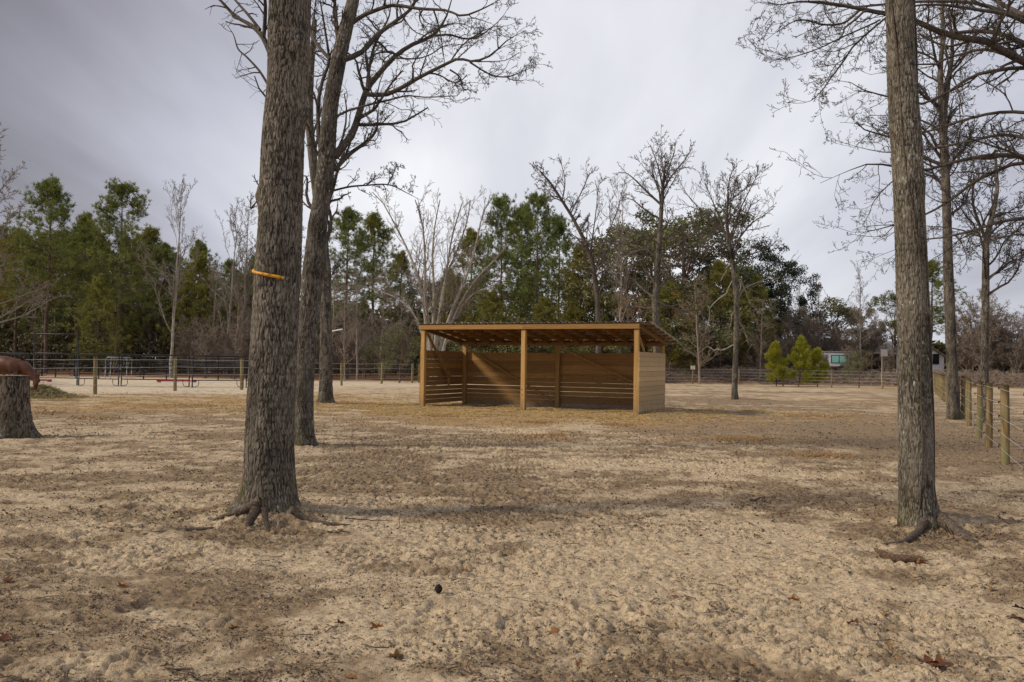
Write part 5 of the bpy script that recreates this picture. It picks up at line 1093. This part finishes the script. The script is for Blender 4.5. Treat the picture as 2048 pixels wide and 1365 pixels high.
# ------------------------------------------------------------ things beyond the fences
def lamp():
    Y = 58; x = X_at(654, Y); z = float(gz(x, Y)); t = thing('street_lamp', 'street lamp with a flat white head peeking out from behind the third oak trunk', 'street lamp', (x, Y, z)); h = AT(664, 663, Y)[2]-z
    m = simple_mat('lamp_metal', ((.3, (.3, .3, .3)), (.7, (.4, .4, .4))), 3, .4, .5); g = Geo(); g.tube([(0, 0, -.2), (0, 0, h*.5), (0, 0, h-.15), (.08, 0, h-.03), (.32, 0, h+.02)], [.06, .05, .045, .04, .035], 10); g.build('pole', m, t, True)
    g = Geo(); d = np.array([.98, 0, .2]); a = np.array([.30, 0, h]); g.bar(a, a+d*.78, .26, .07); g.build('lamp_head', simple_mat('white_enamel', ((.3, (.75, .75, .75)), (.7, (.85, .85, .85))), 3, .4), t, bevel=.02)
lamp()
def far_buildings():
    mw = simple_mat('white_siding', ((.3, (.78, .78, .78)), (.7, (.86, .86, .87))), .5, .6); mg = simple_mat('window_teal', ((.3, (.22, .50, .42)), (.7, (.32, .62, .52))), .6, .2); md = simple_mat('dark_opening', ((.3, (.012, .012, .012)), (.7, (.03, .03, .03))), 1); mr = simple_mat('grey_roof', ((.3, (.22, .21, .2)), (.7, (.34, .33, .32))), 1)
    Y = 74; x = X_at(1636, Y); z = AT(1650, 740, Y)[2]; w = X_at(1700, Y)-x; h = AT(1660, 704, Y)[2]-z
    t = thing('camper', 'white camper with a wide teal window parked beyond the brush bank', 'camper', (x, Y, z), 0)
    g = Geo(); g.box((0, 0, .25), (w, 2.2, h-.05)); g.build('body', mw, t, bevel=.12); g = Geo(); g.box((-.06, -.08, h-.04), (w+.06, 2.28, h+.04)); g.build('roof', mr, t, bevel=.02)
    g = Geo(); g.box((w*.42, -.03, h*.40), (w*.90, -.002, h*.80)); wd = g.build('window', mg, t, bevel=.01)
    g = Geo()
    for a, b in (((w*.40, -.045, h*.37), (w*.92, -.031, h*.40)), ((w*.40, -.045, h*.80), (w*.92, -.031, h*.83)), ((w*.40, -.045, h*.40), (w*.42, -.031, h*.80)), ((w*.90, -.045, h*.40), (w*.92, -.031, h*.80)), ((w*.65, -.045, h*.40), (w*.665, -.031, h*.80))): g.box(a, b)
    g.build('frame', md, wd); g = Geo(); g.box((w*.10, -.03, .35), (w*.30, -.002, h*.85)); g.build('door', mr, t)
    for s in (.25, .75):
        g = Geo(); g.tube([(w*s, -.02, .22), (w*s, .18, .22)], .26, 14); g.build('wheel', md, t)
    Y = 88; x = X_at(1786, Y); z = float(gz(X_at(1830, Y), Y)); w = X_at(1888, Y)-x; h = AT(1800, 712, Y)[2]-z; hr = AT(1840, 682, Y)[2]-z
    t = thing('white_house', 'white gabled house glimpsed on both sides of the right foreground trunk', 'house', (x, Y, z))
    g = Geo(); g.add([(0, 0, -.3), (w, 0, -.3), (w, 0, h), (w/2, 0, hr), (0, 0, h), (0, 7, -.3), (w, 7, -.3), (w, 7, h), (w/2, 7, hr), (0, 7, h)], [(0, 1, 2, 3, 4), (9, 8, 7, 6, 5)]); b = np.array([(0, 0, -.3), (w, 0, -.3), (w, 0, h), (0, 0, h), (0, 7, -.3), (w, 7, -.3), (w, 7, h), (0, 7, h)]); g.add(b, [(1, 5, 6, 2), (4, 0, 3, 7)]); g.build('wall', mw, t)
    for s in (0, 1):
        g = Geo(); a = (-.35, h-.2) if s == 0 else (w+.35, h-.2); g.add([(a[0], -.3, a[1]), (w/2, -.3, hr+.06), (w/2, 7.3, hr+.06), (a[0], 7.3, a[1]), (a[0], -.3, a[1]+.1), (w/2, -.3, hr+.16), (w/2, 7.3, hr+.16), (a[0], 7.3, a[1]+.1)], [(0, 1, 2, 3), (7, 6, 5, 4), (0, 4, 5, 1), (3, 2, 6, 7), (0, 3, 7, 4)]); g.build('roof', mr, t)
    g = Geo(); g.box((w*.78, -.06, 1.0), (w*.90, -.003, 2.1)); f = g.build('window', md, t); g = Geo(); g.box((w*.12, -.06, 0), (w*.28, -.003, 2.1)); g.build('door', mr, t)
    Y = 84; x = X_at(1742, Y); z = float(gz(x, Y)); w = X_at(1786, Y)-x; h = AT(1760, 708, Y)[2]-z; t = thing('open_shed', 'dark open shed between the pole and the white house', 'shed', (x, Y, z))
    g = Geo(); g.box((-.3, -.3, h), (w+.3, 4.3, h+.15)); g.build('roof', mr, t); g = Geo(); g.box((0, 3.9, -.2), (w, 4, h)); g.box((0, 0, -.2), (.1, 3.9, h)); g.box((w-.1, 0, -.2), (w, 3.9, h)); g.build('wall', md, t)
    for s in (.0, .5, 1.0):
        g = Geo(); g.box((w*s-.07, -.2, -.2), (w*s+.07, -.06, h)); g.build('post', M_POST, t)
    Y = 66; x = X_at(1764, Y); z = float(gz(x, Y)); hp = AT(1764, 712, Y)[2]-z; t = thing('pole_with_board', 'slim pole carrying a grey rectangular board behind the far fence', 'board on pole', (x, Y, z))
    g = Geo(); g.tube([(0, 0, -.3), (0, 0, hp*.6), (0, 0, hp+.1)], .045, 8); g.build('pole', mr, t, True); g = Geo(); g.box((-.12, -.08, hp-.05), (.42, -.055, hp+.5)); g.build('board', mr, t, bevel=.01); g = Geo(); g.box((-.15, -.055, hp+.18), (.3, 0, hp+.24)); g.build('bracket', md, t)
far_buildings()

# ------------------------------------------------------------ small things on the sand
def log_branch():
    p = G(1750, 1112); q = G(1848, 1130); c = (p+q)/2; t = thing('fallen_branch', 'broken piece of rotten branch lying on the sand near the right trunk', 'branch', tuple(c)); c0 = c
    a = G(1749, 1110)+[0, 0, .045]; b = G(1785, 1124)+[0, 0, .032]; d = G(1846, 1128)+[0, 0, .03]; P = resample([a, (a+b)/2+[0, 0, -.008], b, d], 30, .003); R = np.interp(np.linspace(0, 1, 30), [0, .25, .6, 1], [.009, .025, .029, .026])*(1+rng.normal(0, .025, 30)); me = trunk_mesh('wood', P, R, 20, 40, M_ROOT, .006, .012, origin=c0)
    # trunk_mesh builds rings in the xy plane, so lay a tube instead
    g = Geo(); V, F = tube_arr(P[None]-c0, R[None], 18); V = V+rng.normal(0, .001, V.shape); g.add(V, F); o = g.build('wood', M_LOG, t, True); bpy.data.meshes.remove(me)
    g = Geo(); e = P[-1]-c0; 
    for i in range(9): g.tube([e+rng.normal(0, .012, 3)-[.05, 0, 0], e+rng.normal(0, .016, 3)+[.02+.05*rng.random(), 0, 0]], [.010, .002], 5)
    g.build('splinters', simple_mat('rotten_wood', ((.3, (.16, .075, .03)), (.7, (.34, .17, .07))), 30), t)
log_branch()
def leaf_mesh(seed, mat):
    r = np.random.default_rng(seed); n = 14; s = np.linspace(0, 1, n); w = .28*np.sin(PI*s**.8)*(1+.55*np.sin(s*17+seed)); w[0] = w[-1] = .01; bend = r.uniform(.1, .45); curl = r.uniform(.1, .9)
    V = []
    for i in range(n):
        z = bend*math.sin(PI*s[i])*.3
        for k, sx in enumerate((-1, 0, 1)): V.append((s[i]-.5, sx*w[i], z+abs(sx)*w[i]*curl+r.normal(0, .01)+.06))
    F = [(i*3+k, i*3+k+1, i*3+k+4, i*3+k+3) for i in range(n-1) for k in range(2)]
    return np_mesh('dry_leaf', V, F, None, True, [mat])
def leaves():
    ms = [leaf_mat('dry_leaf_red', (.16, .055, .028), (.27, .11, .05), None, 40), leaf_mat('dry_leaf_tan', (.34, .20, .08), (.50, .33, .17), None, 40), leaf_mat('dry_leaf_brown', (.09, .045, .03), (.17, .09, .055), None, 40), leaf_mat('dry_leaf_orange', (.42, .17, .05), (.52, .25, .09), None, 40)]
    me = [leaf_mesh(i, ms[i % 4]) for i in range(8)]; cn = ['red-brown', 'tan', 'dark brown', 'orange']
    spots = [(1860, 1322, .16, 0), (1880, 1330, .14, 0), (1845, 1318, .12, 2), (755, 1262, .09, 3), (790, 1318, .09, 1), (1035, 1075, .07, 3), (1105, 1260, .09, 3), (1265, 1272, .08, 2), (1185, 1278, .06, 0), (1710, 1260, .09, 0), (1735, 1262, .08, 0), (1750, 1250, .08, 0), (1350, 1195, .08, 3), (1585, 1200, .08, 3), (1375, 1198, .07, 1), (1795, 1050, .08, 0), (1780, 1060, .07, 0),
             (245, 1175, .08, 3), (90, 1015, .07, 0), (15, 1165, .09, 0), (270, 1205, .09, 0), (10, 1275, .1, 0), (1545, 1045, .07, 2), (1365, 1032, .07, 2), (985, 1075, .05, 0), (1070, 1155, .05, 0), (2030, 1240, .12, 0), (1985, 1170, .08, 3), (2040, 1225, .1, 2), (1540, 1090, .07, 0), (1500, 1340, .07, 3), (1155, 1330, .07, 3), (705, 1355, .07, 3), (1640, 1135, .06, 2), (680, 1250, .07, 0)]
    while len(spots) < 95: spots.append((rng.uniform(5, 2043), 950+400*rng.random()**1.2, rng.uniform(.035, .075), int(rng.integers(0, 4))))
    for i, (px, py, s, k) in enumerate(spots):
        p = G(px, py); o = link('dry_leaf', me[k+4*(i % 2)]); z = float(gzr(p[0], p[1])); o.location = (p[0], p[1], z); o.rotation_euler = (rng.normal(0, .3), rng.normal(0, .3), rng.random()*6.28); o.scale = (s, s, s)
        big = ['largest curled dark red leaf at the lower right', 'second curled red leaf beside the largest one at the lower right', 'dark brown leaf touching the curled red leaves'][i] if i < 3 else f'small {cn[k]} dry leaf lying on the foreground sand'
        tag(o, big, 'leaf', f'{cn[k]} dry leaves on the foreground sand' if i >= 3 else None)
    p = G(877, 1190); g = Geo(); n = 90
    for i in range(n):
        f = i/n; a = i*2.4; zz = .052*f; r = .024*math.sin(PI*(.12+.8*f)); g.tube([(0, 0, zz), (math.cos(a)*r, math.sin(a)*r, zz+.006)], [.006, .0045], 5)
    o = g.build('pine_cone', simple_mat('cone', ((.3, (.015, .013, .012)), (.7, (.05, .045, .04))), 60)); o.location = (p[0], p[1], float(gzr(p[0], p[1]))); tag(o, 'small dark pine cone lying in the middle foreground', 'pine cone')
    # sticks
    for a, b, w, la in (((690, 1040), (785, 1045), .006, 'long thin stick lying right of the big oak'), ((795, 1062), (802, 1028), .004, 'short thin forked stick standing up from the sand'), ((655, 1067), (700, 1070), .008, 'short dark stick near the foot of the big oak'), ((1500, 1003), (1530, 1001), .012, 'dark stick on the bare soil in the middle distance')):
        p = G(*a)+[0, 0, .015]; q = G(*b)+[0, 0, .015]
        if w == .004: q = AT(802, 1028, p[1])
        g = Geo(); P = resample([p, p*.66+q*.34+rng.normal(0, .01, 3), p*.3+q*.7+rng.normal(0, .01, 3), q], 12, .002); g.tube(P-p, np.linspace(w, w*.5, 12), 6); o = g.build('stick', M_ROOT, None, True); o.location = p; tag(o, la, 'stick')
leaves()
def manure():
    m = simple_mat('dung', ((.3, (.13, .075, .03)), (.7, (.33, .20, .085))), 30)
    for px, py, rx, ry, n, la in ((1092, 872, .8, .28, 150, 'flattened golden dung heap in front of the middle shelter post'), (1475, 879, .8, .3, 150, 'dung heap right of the shelter on the bare soil'), (1635, 833, 1.2, .22, 120, 'long line of crumbled dung beyond the right foreground'), (880, 833, .5, .25, 80, 'dark dung heap in front of the left shelter post'), (1235, 850, .5, .25, 80, 'small dung heap before the right shelter post'),
                              (200, 838, .8, .3, 90, 'dung heap between stump and big oak'), (1640, 912, .5, .15, 80, 'small dung heap nearest to the right trunk'), (95, 826, .5, .3, 80, 'dung heap right of the stump'), (380, 812, .9, .4, 80, 'dung heap before the second left fence post'), (1070, 846, .4, .2, 80, 'dung lumps under the shelter front')):
        n = max(n, 170); c = G(px, py); x = c[0]+rng.normal(0, rx*.5, n); y = c[1]+rng.normal(0, ry*.9, n); s = rng.uniform(.018, .045, n); V, F = flakes(n, x, y, s, 1.1, .15, 0)
        me = np_mesh('dung_heap', V-c, F, None, True, [m]); o = link('dung_heap', me); o.location = c; tag(o, la, 'dung', kind='stuff')
manure()
